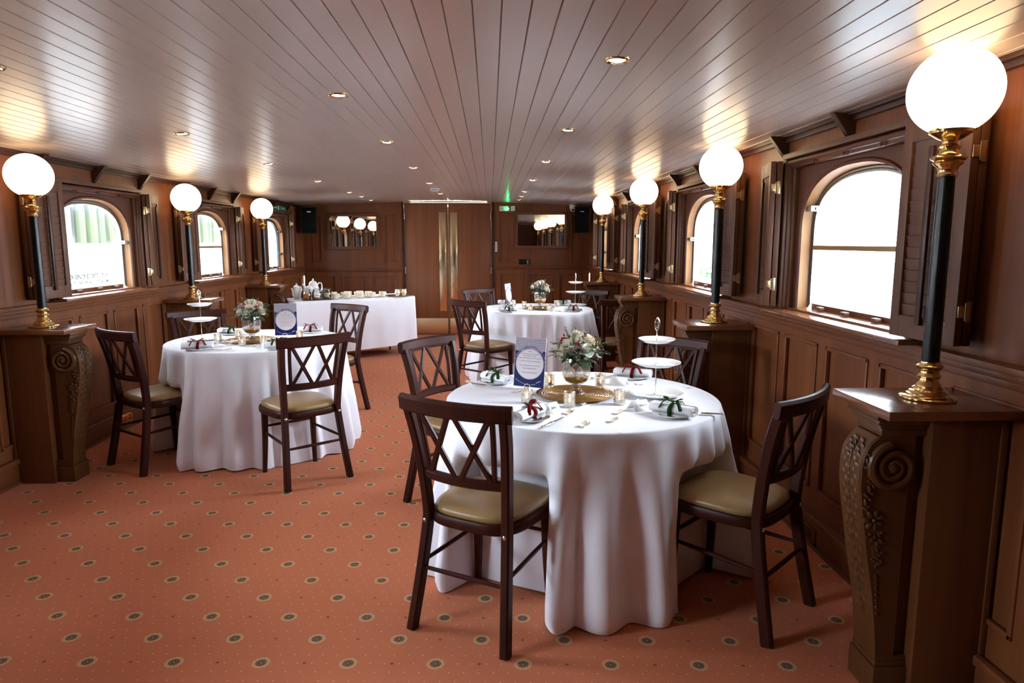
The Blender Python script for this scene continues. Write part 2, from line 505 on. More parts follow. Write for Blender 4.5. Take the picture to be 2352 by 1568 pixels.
def panel_ring(m, plane, side, a0, a1, z0, z1, ax):
    """raised moulding ring round a recessed panel. plane: wall coordinate; side: +1 when room is toward -coord"""
    w = .018
    for (p0, p1) in (((a0, z0), (a1, z0)), ((a1, z0), (a1, z1)), ((a1, z1), (a0, z1)), ((a0, z1), (a0, z0))):
        (b0, c0), (b1, c1) = p0, p1
        lo = (min(b0, b1)-w/2, min(c0, c1)-w/2); hi = (max(b0, b1)+w/2, max(c0, c1)+w/2)
        if ax == 'x': m.box((plane-side*.007, lo[0], lo[1]), (plane+side*.01, hi[0], hi[1]), .004)
        else: m.box((lo[0], plane-.007, lo[1]), (hi[0], plane+.01, hi[1]), .004)

wn = 0
for sd, (X, s) in SIDES.items():
    z0, z1 = WZ[sd]; wins = WIN[sd]
    R = X + s*.012                     # recessed plane
    m = MB()
    m.box((R, YF, 0), (X+s*.11, YB, z0))                       # lower wall back
    m.box((X, YF, z1), (X+s*.11, YB, 2.12))                    # above windows
    edges = [YF] + [e for w in wins for e in (w-HW, w+HW)] + [YB]
    for i in range(0, len(edges), 2):
        m.box((X, edges[i], z0), (X+s*.11, edges[i+1], z1))
    # wainscot rails and stiles
    pz0, pz1 = (.268, .96) if sd == 'right' else (.232, .925)
    m.box((X, YF, .15), (R, YB, pz0)); m.box((X, YF, pz1), (R, YB, z0))
    per = .4345; y0 = (2.66-.03) if sd == 'right' else 5.20
    y0 -= per*40; ys = []
    while y0 < YB:
        y0 += per
        if y0 > YF: ys.append(y0)
    if sd == 'left': ys = [5.20*1.0 + per*k for k in range(-18, 13)]
    else: ys = [2.665*1.02-.06 + per*k for k in range(-12, 19)]
    for y in ys:                       # y = centre of stile
        if YF+.1 < y < YB-.1: m.box((X, y-.045, pz0), (R, y+.045, pz1))
    for i in range(len(ys)-1):
        a, b = ys[i]+.045, ys[i+1]-.045
        if a > YF and b < YB: panel_ring(m, X, s, a+.004, b-.004, pz0+.004, pz1-.004, 'x')
    struct(m.build('wall_'+sd, WALL), 'oak panelled side wall ' + ('with five arched windows over the buffet' if sd == 'left' else 'beside the front round table'))
    # thin vertical joints of header boards
    m = MB(); m.box((X-s*.022, YF, 0), (X, YB, .125), .004); m.box((X-s*.03, YF, .0), (X-s*.02, YB, .02), .004)
    m.box((X-s*.034, YF, .122), (X, YB, .158), .012)
    struct(m.build('baseboard_'+sd, WALLH), 'tall oak skirting board on the '+sd+' wall')
    zd = z0-.018
    m = MB(); m.box((X-s*.03, YF, zd-.05), (X, YB, zd-.02), .01); m.box((X-s*.05, YF, zd-.026), (X, YB, zd+.0), .008); m.box((X-s*.016, YF, zd-.075), (X, YB, zd-.045), .006)
    struct(m.build('trim_1' if sd == 'right' else 'trim_2', WALLH), 'moulded oak dado rail below the windows, '+('lamp-lined wall' if sd == 'right' else 'buffet side'))
    m = MB(); zt = zc(X)
    m.box((X-s*.022, YF, zt-.035), (X, YB, zt+.01), .006); m.box((X-s*.04, YF, zt-.014), (X, YB, zt+.01), .005)
    struct(m.build('trim_3' if sd == 'right' else 'trim_4', DARKT), 'dark cornice strip under the ceiling, '+('lamp-lined wall' if sd == 'right' else 'buffet side'))

# ------------------------------------------------------------------ windows
def arch(a, zs, h, zb, n=28, e=2.35):
    pts = [(-a, zb)]
    for i in range(n+1):
        t = pi*(1 - i/n)
        c, sn = cos(t), sin(t)
        pts.append((a*math.copysign(abs(c)**(2/e), c), zs + h*abs(sn)**(2/e)))
    pts.append((a, zb)); return pts
def ring_between(m, P, Q, d0, d1):
    """P,Q same-length open outlines (s,z); surface joining P at depth d0 to Q at depth d1"""
    n = len(P)
    m.add([(d0, a, b) for a, b in P] + [(d1, a, b) for a, b in Q], [(i, i+1, i+1+n, i+n) for i in range(n-1)])
NAMES_L = {5.12: 'above the chair with the cream seat', }
def make_window(idx, sd, yc, bar, latch, dark=False, stick=False):
    X, s = SIDES[sd]; z0, z1 = WZ[sd]
    root = bpy.data.objects.new('window_%d' % idx, None); COL.objects.link(root)
    root.location = (X, yc, 0)
    if s < 0: root.scale = (-1, 1, 1)        # local +x = outward
    struct(root)
    zb = z0+.02; zs = z0+.40; h = .275
    # arch board filling the opening, with bevelled reveal out to the glass
    o_rect = []
    A = arch(.475, zs, h+.015, z0+.006)
    for a, b in A:                            # project arch outline on the rectangle
        if b <= zs: o_rect.append((math.copysign(HW, a), b))
        else:
            k = max(abs(a)/HW, (b-zs)/(z1-zs)); o_rect.append((a/k if k else 0, zs+(b-zs)/k))
    m = MB(); ring_between(m, o_rect, A, .012, .012)
    A2 = arch(.468, zs, h+.008, z0+.006); ring_between(m, A, A2, .012, .004)
    A3 = arch(.455, zs, h-.004, z0+.006); ring_between(m, A2, A3, .004, .010)
    m.build('arch_board', SURR, root, recalc=False)
    P = arch(.452, zs, h-.02, z0+.01)
    m = MB(); ring_between(m, A3, P, .010, .085); m.build('reveal', REVEAL, root, recalc=False, ang=60)
    # alloy glazing frame
    Q = arch(.43, zs, h-.042, z0+.03)
    m = MB(); ring_between(m, P, P, .085, .06); ring_between(m, P, Q, .062, .062); ring_between(m, Q, Q, .062, .09)
    m.build('glazing_frame', BLACKM if dark else CHROME, root, recalc=False)
    P2 = arch(.442, zs, h-.03, z0+.02); m = MB(); m.tube([(.062, a, b) for a, b in P2], .0035, 6); m.build('gasket', RUBBER, root)
    m = MB(); m.box((.07, -.43, z0+.0), (.10, .43, z0+.034), .004); m.build('bottom_rail', WALLH, root)
    # glass
    G = arch(.432, zs, h-.04, z0+.03); n = len(G)
    m = MB(); m.add([(.08, a, b) for a, b in G] + [(.086, a, b) for a, b in G], [tuple(range(n)), tuple(range(2*n-1, n-1, -1))] + [(i, i+1, i+1+n, i+n) for i in range(n-1)])
    m.build('pane', PANE, root, recalc=False)
    if bar:
        m = MB(); m.box((.058, -.43, z0+.30), (.095, .43, z0+.322), .003); m.build('glazing_bar', BRASSBAR, root)
    # box frame round the opening
    m = MB()
    for sg in (-1, 1):
        m.box((-.045, sg*(HW-.012), z0), (.02, sg*(HW+.03), z1+.02), .004)
        m.box((-.012, sg*(HW-.045), z0), (.02, sg*(HW-.008), z1), .008)
        m.box((-.03, sg*(HW-.024), z0), (.02, sg*(HW-.008), z1), .004)
    m.box((-.05, -HW-.03, z1-.004), (.02, HW+.03, z1+.022), .004)
    m.build('box_frame', SHUT, root)
    m = MB(); m.box((-.028, -HW, z1-.05), (.01, HW, z1-.006), .01); m.tube([(-.03, -HW+.005, z1-.022), (-.03, HW-.005, z1-.022)], .013, 12)
    hd = m.build('blind_head', SURR, root)
    m = MB()
    for c in (-.28, 0, .28):
        for d in (-.016, .016): m.ball((-.03, c+d, z1-.044), (.006, .009, .009), 8, 6)
    m.build('button', SHUT, hd)
    m = MB(); m.box((-.115, -HW-.06, z0-.022), (.02, HW+.06, z0-.002), .007); m.box((-.02, -HW, z0-.01), (.075, HW, z0+.008), .004); m.build('sill', PEDTOP, root)
    m = MB()
    for c in (-.2, .05, .28): m.box((.03, c-.018, z0+.012), (.055, c+.018, z0+.028), .003)
    m.build('sill_catch', SHUT, root)
    # latches
    if latch:
        for (lz, la) in latch:
            m = MB(); m.box((.02, la-.05 if la > 0 else la-.012, lz-.014), (.058, la+.012 if la > 0 else la+.05, lz+.014), .003); m.box((.04, la-.06, lz-.008), (.07, la+.03, lz+.008), .003)
            m.build('latch', CHROME if not dark else BLACKM, root)
    # folded bifold shutters either side
    for sg in (-1, 1):
        y0 = sg*(HW-.004); W = (.27 if sg > 0 else .30); zb_, zt_ = z0+.012, z1-.012
        tilt = radians(-12) if sg > 0 else radians(6)
        piv = bpy.data.objects.new('shutter', None)
        m = MB()
        M = T(-.055, y0, 0) @ RZ(tilt)
        for layer, xx in ((0, -.062), (1, -.030)):
            a0, a1 = (0, sg*W)
            x0_, x1_ = xx, xx+.027
            m.box((x0_, a0, zb_), (x1_, a0+sg*.042, zt_), .003, M); m.box((x0_, a1-sg*.042, zb_), (x1_, a1, zt_), .003, M)
            m.box((x0_, a0+sg*.04, zb_), (x1_, a1-sg*.04, zb_+.075), .002, M); m.box((x0_, a0+sg*.04, zt_-.07), (x1_, a1-sg*.04, zt_), .002, M)
            nl = 15; hh = (zt_-.07-(zb_+.075))/nl
            for i in range(nl):
                zz = zb_+.075+hh*(i+.5)
                Ml = M @ T((x0_+x1_)/2, (a0+a1)/2, zz) @ RY(radians(-9))
                m.box((-.0035, -(W/2-.041), -hh*.52), (.0035, (W/2-.041), hh*.52), 0, Ml)
        sh = m.build('shutter', SHUT, root)
        rm = MB(); rm.box((-.078, sg*(W/2)-.011, zb_+.05), (-.066, sg*(W/2)+.011, zt_-.095), .003, M); rm.build('tilt_rod', DARKT, sh)
        for hz in (zt_-.13, zb_+.11):
            for yy in (.0, W):
                hm = MB(); c = sg*yy
                e = -sg if yy == 0 else sg
                hm.box((-.058, c, hz-.018), (-.036, c+e*.003, hz+.018), .001, M); hm.box((-.030, c, hz-.032), (-.012, c+e*.003, hz+.032), .001, M)
                hm.tube([M @ Vector((-.033, c+e*.004, hz-.028)), M @ Vector((-.033, c+e*.004, hz+.028))], .0035, 8)
                hm.build('hinge', HINGE, sh)
    return root
LW = {1: 'arched window of the side wall behind the camera'}
i = 1
W_LABEL = {('right', .945): 'arched window beside the camera, out of view', ('right', 2.945): 'large bright arched window with a brass crossbar beside the front round table',
 ('right', 4.945): 'arched window with a silver latch, behind the second pedestal lamp', ('right', 6.945): 'narrow-looking arched window behind the third globe lamp on the side wall', ('right', 8.945): 'last arched window before the wall speaker near the mirror with globe reflections',
 ('left', 1.06): 'arched window beside the camera opposite, out of view', ('left', 3.09): 'arched window before the mooring view, out of view', ('left', 5.12): 'arched window showing mossy timber piles and emergency escape lettering',
 ('left', 7.15): 'arched window with crossbar above the chair behind the cake stand, buffet side', ('left', 9.18): 'dark framed arched window under the green fire exit sign'}
for sd in ('right', 'left'):
    for yc in WIN[sd]:
        bar = (sd, yc) in (('right', 2.945), ('left', 7.15), ('right', .945))
        z0 = WZ[sd][0]
        lat = {('right', 2.945): [(z0+.50, .44)], ('right', 4.945): [(z0+.36, .45)], ('right', 6.945): [(z0+.4, .45)], ('left', 5.12): [(z0+.36, .45)], ('left', 7.15): [(z0+.5, .44)],
               ('left', 9.18): [(z0+.5, .44), (z0+.2, .44)], ('right', 8.945): [(z0+.5, .44), (z0+.2, .44)]}.get((sd, yc), [(z0+.36, .45)])
        w = make_window(i, sd, yc, bar, lat, dark=(sd, yc) in (('left', 9.18), ('right', 8.945)))
        w['label'] = W_LABEL[(sd, yc)]
        if (sd, yc) == ('left', 5.12):
            z0 = WZ['left'][0]
            def tm(y, z): return T(.078, y, z) @ Matrix(((0,0,-1,0),(1,0,0,0),(0,1,0,0),(0,0,0,1)))
            # parent is mirrored in x, so text is laid out for a viewer inside
            def tt(y, z): return T(.078, y, z) @ Matrix(((0,0,-1,0),(1,0,0,0),(0,1,0,0),(0,0,0,1)))
            join_text([('EMERGENCY ESCAPE ONLY', .044, tt(-.04, z0+.115), 0), ('DO NOT OPEN AT ANY OTHER TIME', .034, tt(-.04, z0+.068), 0)], TEXTT, w, off=.0011)
            join_text([('PUSH TO OPEN', .018, tt(.02, z0+.040), 0)], TEXTB, w)
        i += 1

# corbels under the ceiling, three per window
def corbel(sd, y, label):
    X, s = SIDES[sd]; zt = zc(X)-.002
    m = MB()
    poly = [(X, zt), (X-s*.10, zt+.003), (X-s*.095, zt-.006), (X-s*.01, zt-.115), (X, zt-.118)]
    o = m.prism(poly, y-.018, y+.018, 1).build('corbel', DARKT)
    md = o.modifiers.new('b', 'BEVEL'); md.width = .003; md.segments = 2
    tag(o, label, 'wall bracket', 'triangular corbels under the ceiling')
for sd in ('right', 'left'):
    for wi, yc in enumerate(WIN[sd]):
        for dy in (-.65, 0, .65):
            if yc+dy < 2.2 or (sd == 'left' and yc+dy < 4.3): continue
            pos = {-.65: 'over the near edge of', 0: 'centred above', .65: 'over the far edge of'}[dy]
            wname = {('right', 2.945): 'the big window by the front table', ('right', 4.945): 'the latch window behind the second lamp', ('right', 6.945): 'the third window on the lamp-lined wall', ('right', 8.945): 'the last window beside the round camera',
                     ('left', 5.12): 'the window showing mossy piles', ('left', 7.15): 'the crossbar window on the buffet side', ('left', 9.18): 'the window under the fire exit sign'}.get((sd, yc), 'a window')
            corbel(sd, yc+dy, 'dark triangular wooden corbel '+pos+' '+wname)

# ------------------------------------------------------------------ end wall and doors
m = MB(); DX0, DX1, DH = -1.311, .024, 2.03
Rb = YB+.012
def wall_piece(x0, x1, skip):
    m.box((x0, Rb, 0), (x1, YB+.12, 2.12))
m.box((XL, Rb, 0), (DX0-.03, YB+.12, 2.12)); m.box((DX1+.035, Rb, 0), (XR, YB+.12, 2.12)); m.box((DX0-.03, Rb, DH+.006), (DX1+.035, YB+.12, 2.12))
def backpan(x0, x1, lows, ups, zlo, zhi, plain):
    # frame members proud of the recess: fill everything except panel rectangles
    holes = [(a, b, .27, zlo) for a, b in lows] + [(a, b, 1.125, zhi) for a, b in ups]
    xs = sorted({x0, x1} | {q for h in holes for q in h[:2]}); zs_ = sorted({0, 2.1} | {q for h in holes for q in h[2:]})
    for i in range(len(xs)-1):
        for j in range(len(zs_)-1):
            cx, cz = (xs[i]+xs[i+1])/2, (zs_[j]+zs_[j+1])/2
            if any(h[0] < cx < h[1] and h[2] < cz < h[3] for h in holes): continue
            m.box((xs[i], YB, zs_[j]), (xs[i+1], Rb, zs_[j+1]))
    for h in holes: panel_ring(m, YB, 1, h[0]+.004, h[1]-.004, h[2]+.004, h[3]-.004, 'y')
backpan(XL, DX0-.03, [(-2.703, -2.377), (-2.264, -1.909), (-1.81, -1.466)], [(-2.704, -2.568), (-1.605, -1.444)], .915, 1.84, None)
backpan(DX1+.035, XR, [(.153, .505), (.607, .966), (1.075, 1.422)], [(.135, .309), (1.26, 1.433)], .948, 1.864, None)
struct(m.build('wall_back', WALL), 'oak panelled end wall with double doors and two mirrors')
m = MB()
for x0, x1, z in ((XL, DX0-.03, 1.015), (DX1+.035, XR, 1.05)):
    m.box((x0, YB-.028, z-.03), (x1, YB, z), .01); m.box((x0, YB-.045, z-.008), (x1, YB, z+.014), .006)
struct(m.build('trim_5', WALLX), 'dado rail on the end wall')
m = MB()
for x0, x1 in ((XL, DX0-.03), (DX1+.035, XR)): m.box((x0, YB-.02, 0), (x1, YB, .15), .006)
struct(m.build('baseboard_back', WALLX), 'oak skirting board on the end wall')
m = MB(); m.box((DX0-.035, YB-.02, 0), (DX0-.004, YB+.12, DH+.01), .004); m.box((DX1+.004, YB-.02, 0), (DX1+.04, YB+.12, DH+.01), .004)
struct(m.build('trim_6', DARKT), 'dark door casing')
m = MB(); m.box((XL, YF-.12, 0), (XR, YF, 2.12)); struct(m.build('wall_front', WALL), 'oak wall behind the camera')
# lobby behind the doors
m = MB(); m.box((XL, YB+1.5, 0), (XR, YB+1.56, 2.12)); m.box((XL-.05, YB+.12, 0), (XL, YB+1.5, 2.12)); m.box((XR, YB+.12, 0), (XR+.05, YB+1.5, 2.12)); struct(m.build('wall_lobby', WHITEP), 'pale lobby wall beyond the doors')
gx = -.640
def door(idx, x0, x1, hingex, label):
    r = bpy.data.objects.new('door_%d' % idx, None); COL.objects.link(r); struct(r, label)
    r.location = ((x0+x1)/2, YB+.02, 0); cx = (x0+x1)/2
    m = MB(); m.box((x0-cx, 0, .008), (x1-cx, .045, DH-.005), .003); m.build('leaf', DOORW, r)
    inner = -1 if hingex > cx else 1           # side of meeting stile
    e = (x1 if inner > 0 else x0)-cx
    a, b = e-inner*.030, e-inner*.136
    m = MB(); m.box((min(a, b)+.0, -.004, .371), (max(a, b)-.0, .002, 1.888), .001); pp = m.build('push_plate', PLATE, r)
    m = MB()
    for zz in (.39, .76, 1.13, 1.5, 1.87):
        for q in (a, b):
            m.ball((q+(-inner*.008 if q == a else inner*.008), -.004, zz), (.004, .002, .004), 8, 5)
    m.build('screw', BRASS, pp)
    m = MB(); m.box((x0-cx+.012, -.004, .012), (x1-cx-.012, .002, .256), .001); m.build('kick_plate', KICK, r)
    m = MB(); m.box((e-inner*.004, -.003, .008), (e, .045, DH-.006), .001); m.build('edge_strip', BRASSBAR, r)
    hx = hingex-cx
    for zz in (1.83, 1.0, .3):
        m = MB(); m.tube([(hx, -.006, zz-.05), (hx, -.006, zz+.05)], .008, 8); m.build('hinge', SILVER, r)
    return r
door(1, DX0+.003, gx-.004, DX0+.003, 'wooden swing door leaf next to the buffet with tall brass push plate')
door(2, gx+.004, DX1-.003, DX1-.003, 'wooden swing door leaf next to the green exit light')
# lobby lamp seen through the gaps round the doors
t = thing('strip_light', 'bright lobby strip light glimpsed through the gap over the double doors', 'ceiling light', (gx, YB+.35, 2.0))
m = MB(); m.tube([(-.6, 0, 0), (.6, 0, 0)], .015, 10); m.build('tube', TUBEL, t)
m = MB(); m.box((-.62, -.03, .015), (.62, .03, .04), .004); m.build('housing', WHITEP, t)

# mirrors
def mirror(x0, x1, z0, z1, rot, label):
    cx, cz = (x0+x1)/2, (z0+z1)/2; hw, hh = (x1-x0)/2, (z1-z0)/2
    r = thing('wall_mirror', label, 'mirror', (cx, YB-.014, cz))
    m = MB(); f = .05
    for a in ((-hw-f, -hh-f, hw+f, -hh), (-hw-f, hh, hw+f, hh+f), (-hw-f, -hh, -hw, hh), (hw, -hh, hw+f, hh)):
        m.box((a[0], -.016, a[1]), (a[2], .014, a[3]), .006)
    m.build('frame', FRAMEW, r)
    M = RZ(rot)
    m = MB(); m.box((-hw-.002, -.002, -hh-.002), (hw+.002, .002, hh+.002), 0, M); m.build('mirror_glass', MIRROR, r)
mirror(-2.436, -1.731, 1.367, 1.820, radians(0.9), 'rectangular framed mirror over the buffet, showing glowing globes')
mirror(.429, 1.152, 1.380, 1.850, radians(0.0), 'rectangular framed mirror below the green exit light, showing a line of globes')

# speakers
def speaker(x, y, z0, z1, w, rz, label):
    r = thing('wall_speaker', label, 'loudspeaker', (x, y, z0), rz)
    h = z1-z0
    m = MB(); m.prism([(-w/2, -.12), (w/2, -.12), (w*.36, .10), (-w*.36, .10)], 0, h, 2); o = m.build('cabinet', BLACKP, r)
    m = MB(); m.box((-w/2+.008, -.128, .01), (w/2-.008, -.12, h-.01), .006); g = m.build('grille', SPKF, r)
    m = MB(); m.box((-.028, -.131, h*.80), (.028, -.128, h*.80+.009)); m.build('badge', SILVER, g)
    m = MB(); m.box((-.03, .09, h*.4), (.03, .17, h*.6), .004); m.build('bracket', BLACKM, r)
speaker(-2.69, 10.35, 1.56, 1.945, .22, radians(22), 'black loudspeaker in the corner above the buffet')
speaker(1.40, 10.36, 1.57, 1.955, .22, radians(-14), 'black loudspeaker in the corner beside the dome camera')

# exit light, dome camera, smoke detector, sockets
r = thing('exit_light', 'white emergency light box with a lit green lamp above the doors', 'emergency light', (.285, YB-.02, 1.942))
m = MB(); m.box((-.137, -.018, -.038), (.02, .02, .038), .004); m.build('lamp_box', WHITEP, r)
m = MB(); m.box((.035, -.018, -.038), (.102, .02, .038), .004); m.build('battery_box', WHITEP, r)
m = MB(); m.box((-.01, -.03, -.03), (.018, -.018, .03), .003); m.build('bracket', SILVER, r)
m = MB(); m.ball((-.012, -.034, -.002), (.013, .008, .016), 10, 8); m.build('lamp', LEDG, r)
m = MB(); m.ball((-.1, -.019, 0), (.006, .003, .006), 8, 6); m.ball((.068, -.019, .016), (.007, .002, .004), 8, 6); m.ball((.068, -.019, -.012), (.007, .002, .004), 8, 6); m.build('indicator', BLACKP, r)
r = thing('dome_camera', 'white round security camera under the ceiling beside the speaker', 'security camera', (1.265, YB-.10, 1.985))
m = MB(); m.lathe([(0, .02), (.052, .02), (.054, -.03), (.05, -.045), (0, -.05)], 20); m.build('housing', WHITEP, r)
m = MB(); m.ball((0, -.004, -.055), .042, 16, 12); b = m.build('eyeball', WHITEP, r)
m = MB(); m.ball((-.006, -.040, -.068), (.018, .010, .018), 14, 8); m.build('lens', BLACKP, b)
r = thing('smoke_detector', 'small white smoke detector on the ceiling in front of the doors', 'smoke detector', (-.63, 8.05, zc(-.63)))
m = MB(); m.lathe([(0, .0), (.052, 0), (.052, -.012), (.044, -.028), (.02, -.034), (0, -.034)], 20); m.build('housing', WHITEP, r)
m = MB(); m.lathe([(.046, -.014), (.050, -.016), (.046, -.024), (.04, -.024)], 20); m.build('vent_ring', BLACKP, r)
r = thing('light_switch', 'slim white switch strip beside the door casing', 'switch', (.098, YB-.004, 1.363))
m = MB(); m.box((-.018, -.008, -.076), (.018, .004, .076), .004); m.build('plate', WHITEP, r)
m = MB()
for k in range(4): m.box((-.008, -.011, -.055+k*.031), (.008, -.008, -.037+k*.031), .001)
m.build('button', simple('switch_grey', C(170,160,160), .5), r)
r = thing('socket_plate', 'black audio socket plate below the mirror', 'socket', (.538, YB-.004, 1.133))
m = MB(); m.box((-.088, -.006, -.04), (.088, .004, .04), .003); p = m.build('plate', BLACKP, r)
m = MB()
for a, b, q in ((.045, .014, .015), (.045, -.014, .015)): m.lathe([(q*.6, 0), (q*.8, 0), (q*.8, .004), (q*.6, .004)], 12, T(a, -.006, b) @ RX(pi/2))
for a in (-.075, -.02, .0, .02, .078): m.ball((a, -.006, 0), (.004, .003, .004), 6, 5)
m.box((.028, -.008, -.036), (.066, -.005, -.027)); m.build('jack', SILVER, p)
r = thing('exit_sign', 'green fire exit sign above the end window on the buffet side', 'sign', (XL+.03, 9.40, 1.888))
m = MB(); m.box((-.004, -.34, -.034), (.004, .34, .034), .002); m.build('panel', GREENS, r)
RT = Matrix(((0,0,1,0),(1,0,0,0),(0,1,0,0),(0,0,0,1)))
text_part('Fire exit', .052, TEXTW, r, T(.0045, .17, 0) @ Matrix(((0,0,1,0),(1,0,0,0),(0,1,0,0),(0,0,0,1))))
m = MB(); m.box((.0042, -.06, -.024), (.005, -.012, .024)); m.box((.0042, -.26, -.006), (.005, -.13, .006)); m.prism([(-.13, -.018), (-.10, 0), (-.13, .018)], .0042, .005, 0); m.build('pictogram', TEXTW, r)
r = thing('floor_socket', 'brass double socket plate on the skirting behind the chair on the buffet side', 'socket', (XL+.026, 5.26, .085))
m = MB(); m.box((-.004, -.075, -.042), (.004, .075, .042), .003); p = m.build('plate', BRASS, r)
m = MB()
for c in (-.035, .035):
    for a, b in ((0, .014), (-.011, -.008), (.011, -.008)): m.box((.003, c+a-.004, b-.006), (.0055, c+a+.004, b+.006))
m.build('pin_hole', BLACKP, p)
r = thing('floor_vent', 'slotted wooden vent in the skirting behind the cream seated chair', 'vent', (XR-.024, 3.09, .06))
m = MB(); m.box((-.004, -.10, -.04), (.004, .10, .04), .003); p = m.build('plate', WALLH, r)
m = MB()
for k in range(4): m.box((-.0055, -.07+.0*k, .022-k*.013), (-.003, .03, .027-k*.013))
m.build('slot', BLACKP, p)

# downlights
def make_downlight():
    r = thing('downlight', 'x', 'ceiling light')
    m = MB(); m.lathe([(.028, -.001), (.031, -.004), (.037, -.006), (.041, -.003), (.042, .002), (.042, .01)], 24); m.build('bezel', BRASS, r)
    m = MB(); m.lathe([(0, -.003), (.024, -.003), (.029, -.001)], 20); m.build('bulb', LAMPD, r)
    return r
dl0 = make_downlight(); used = False
ROWN = {.42: 'row nearest the big window', -.63: 'middle row', -1.70: 'row over the buffet side'}
for rx, ysr in ((.42, [2.336, 3.758, 5.215, 6.75, 8.29, 9.14, 9.88]), (-.63, [2.995, 4.362, 5.83, 7.337, 8.93]), (-1.70, [2.50, 3.957, 5.454, 6.961, 8.503, 9.30, 10.05])):
    nn = len(ysr)
    for k, y in enumerate(ysr):
        od = ['last', 'second from', 'third from', 'fourth from', 'fifth from', 'sixth from', 'seventh from'][nn-1-k]
        lab = 'brass rimmed ceiling downlight, %s the end wall, %s' % (('closest to' if od == 'last' else od), ROWN[rx].replace('nearest', 'beside'))
        slope = .029*(rx+.66)
        if not used: o = dl0; used = True
        else: o = dup(dl0, (0,0,0))
        o.location = (rx, y, zc(rx)); o.rotation_euler = (0, slope, 0); o['label'] = lab; o['group'] = 'recessed ceiling downlights'

# ------------------------------------------------------------------ outside
m = MB(); m.add([(-4.5, -30, .2), (-4.5, 60, .2), (-17.2, 60, 1.38), (-17.2, -30, 1.38)], [(0,1,2,3)]); m.add([(-4.5, -30, .2), (-4.5, 60, .2), (-3.2, 60, -.4), (-3.2, -30, -.4)], [(0,1,2,3)])
tag(m.build('riverbank', MUD), 'pale sloping river bank seen through the buffet side windows', 'river bank', kind='structure')
m = MB(); m.box((-18.2, -30, 0), (-17.6, 60, 2.9)); tag(m.build('quay_wall', simple('quay_stone', C(150,146,150), .9)), 'grey quay wall behind the timber piles', 'quay wall', kind='structure')
rnd = random.Random(4); py = 24.0; np_ = 0; pile0 = None
plab = ['tallest', 'thin', 'leaning', 'wide', 'short']
while py < 47:
    hgt = rnd.uniform(2.6, 3.1); rr = rnd.uniform(.16, .3)
    t = MB(); lean = rnd.uniform(-.04, .04)
    t.tube([(0, 0, 0), (.02, lean*hgt*.5, hgt*.5), (0, lean*hgt, hgt)], [rr, rr*.95, rr*.9], 10)
    o = t.build('timber_pile', PILE); o.location = (-17.1-rnd.uniform(0, .3), py, 1.2)
    tag(o, 'mossy green timber pile along the quay, seen through the buffet side windows', 'timber pile', 'mooring piles along the quay')
    py += rnd.uniform(.55, .95)
for (yy, xx, zz) in ((5, -9.2, .80),):
    m = MB(); m.tube([(xx, 2, zz-.1), (xx, 30, zz)], .07, 8); tag(m.build('mooring_beam', simple('bleached_timber', C(180,160,140), .9)), 'long pale timber lying across the river bank', 'beam')
m = MB(); m.add([(3.0, -30, -.6), (3.0, 60, -.6), (60, 60, -.2), (60, -30, -.2)], [(0,1,2,3)]); tag(m.build('river_water', simple('pale_water', C(190,196,196), .2)), 'pale river beside the boat', 'river', kind='structure')
m = MB(); rb = random.Random(3)
for k in range(160):
    c = Vector((rb.gauss(0, .28), rb.gauss(0, .35), abs(rb.gauss(0, .14))))
    a = rb.uniform(0, 6.3); q = .07
    m.add([c, c+Vector((q*cos(a), q*sin(a), q*.3)), c+Vector((q*1.2*cos(a+.6), q*1.2*sin(a+.6), q)), c+Vector((q*.4*cos(a+1.2), q*.4*sin(a+1.2), q*.8))], [(0,1,2,3)])
o = m.build('river_bush', BUSHM, recalc=False); o.location = (4.6, 14.4, .66); tag(o, 'green bush outside the latch window', 'bush')
m = MB(); m.box((4.2, 13.8, -.5), (5.2, 15.2, .62), .05); tag(m.build('mooring_block', MUD), 'pale bank block under the green bush outside', 'stone block', kind='structure')
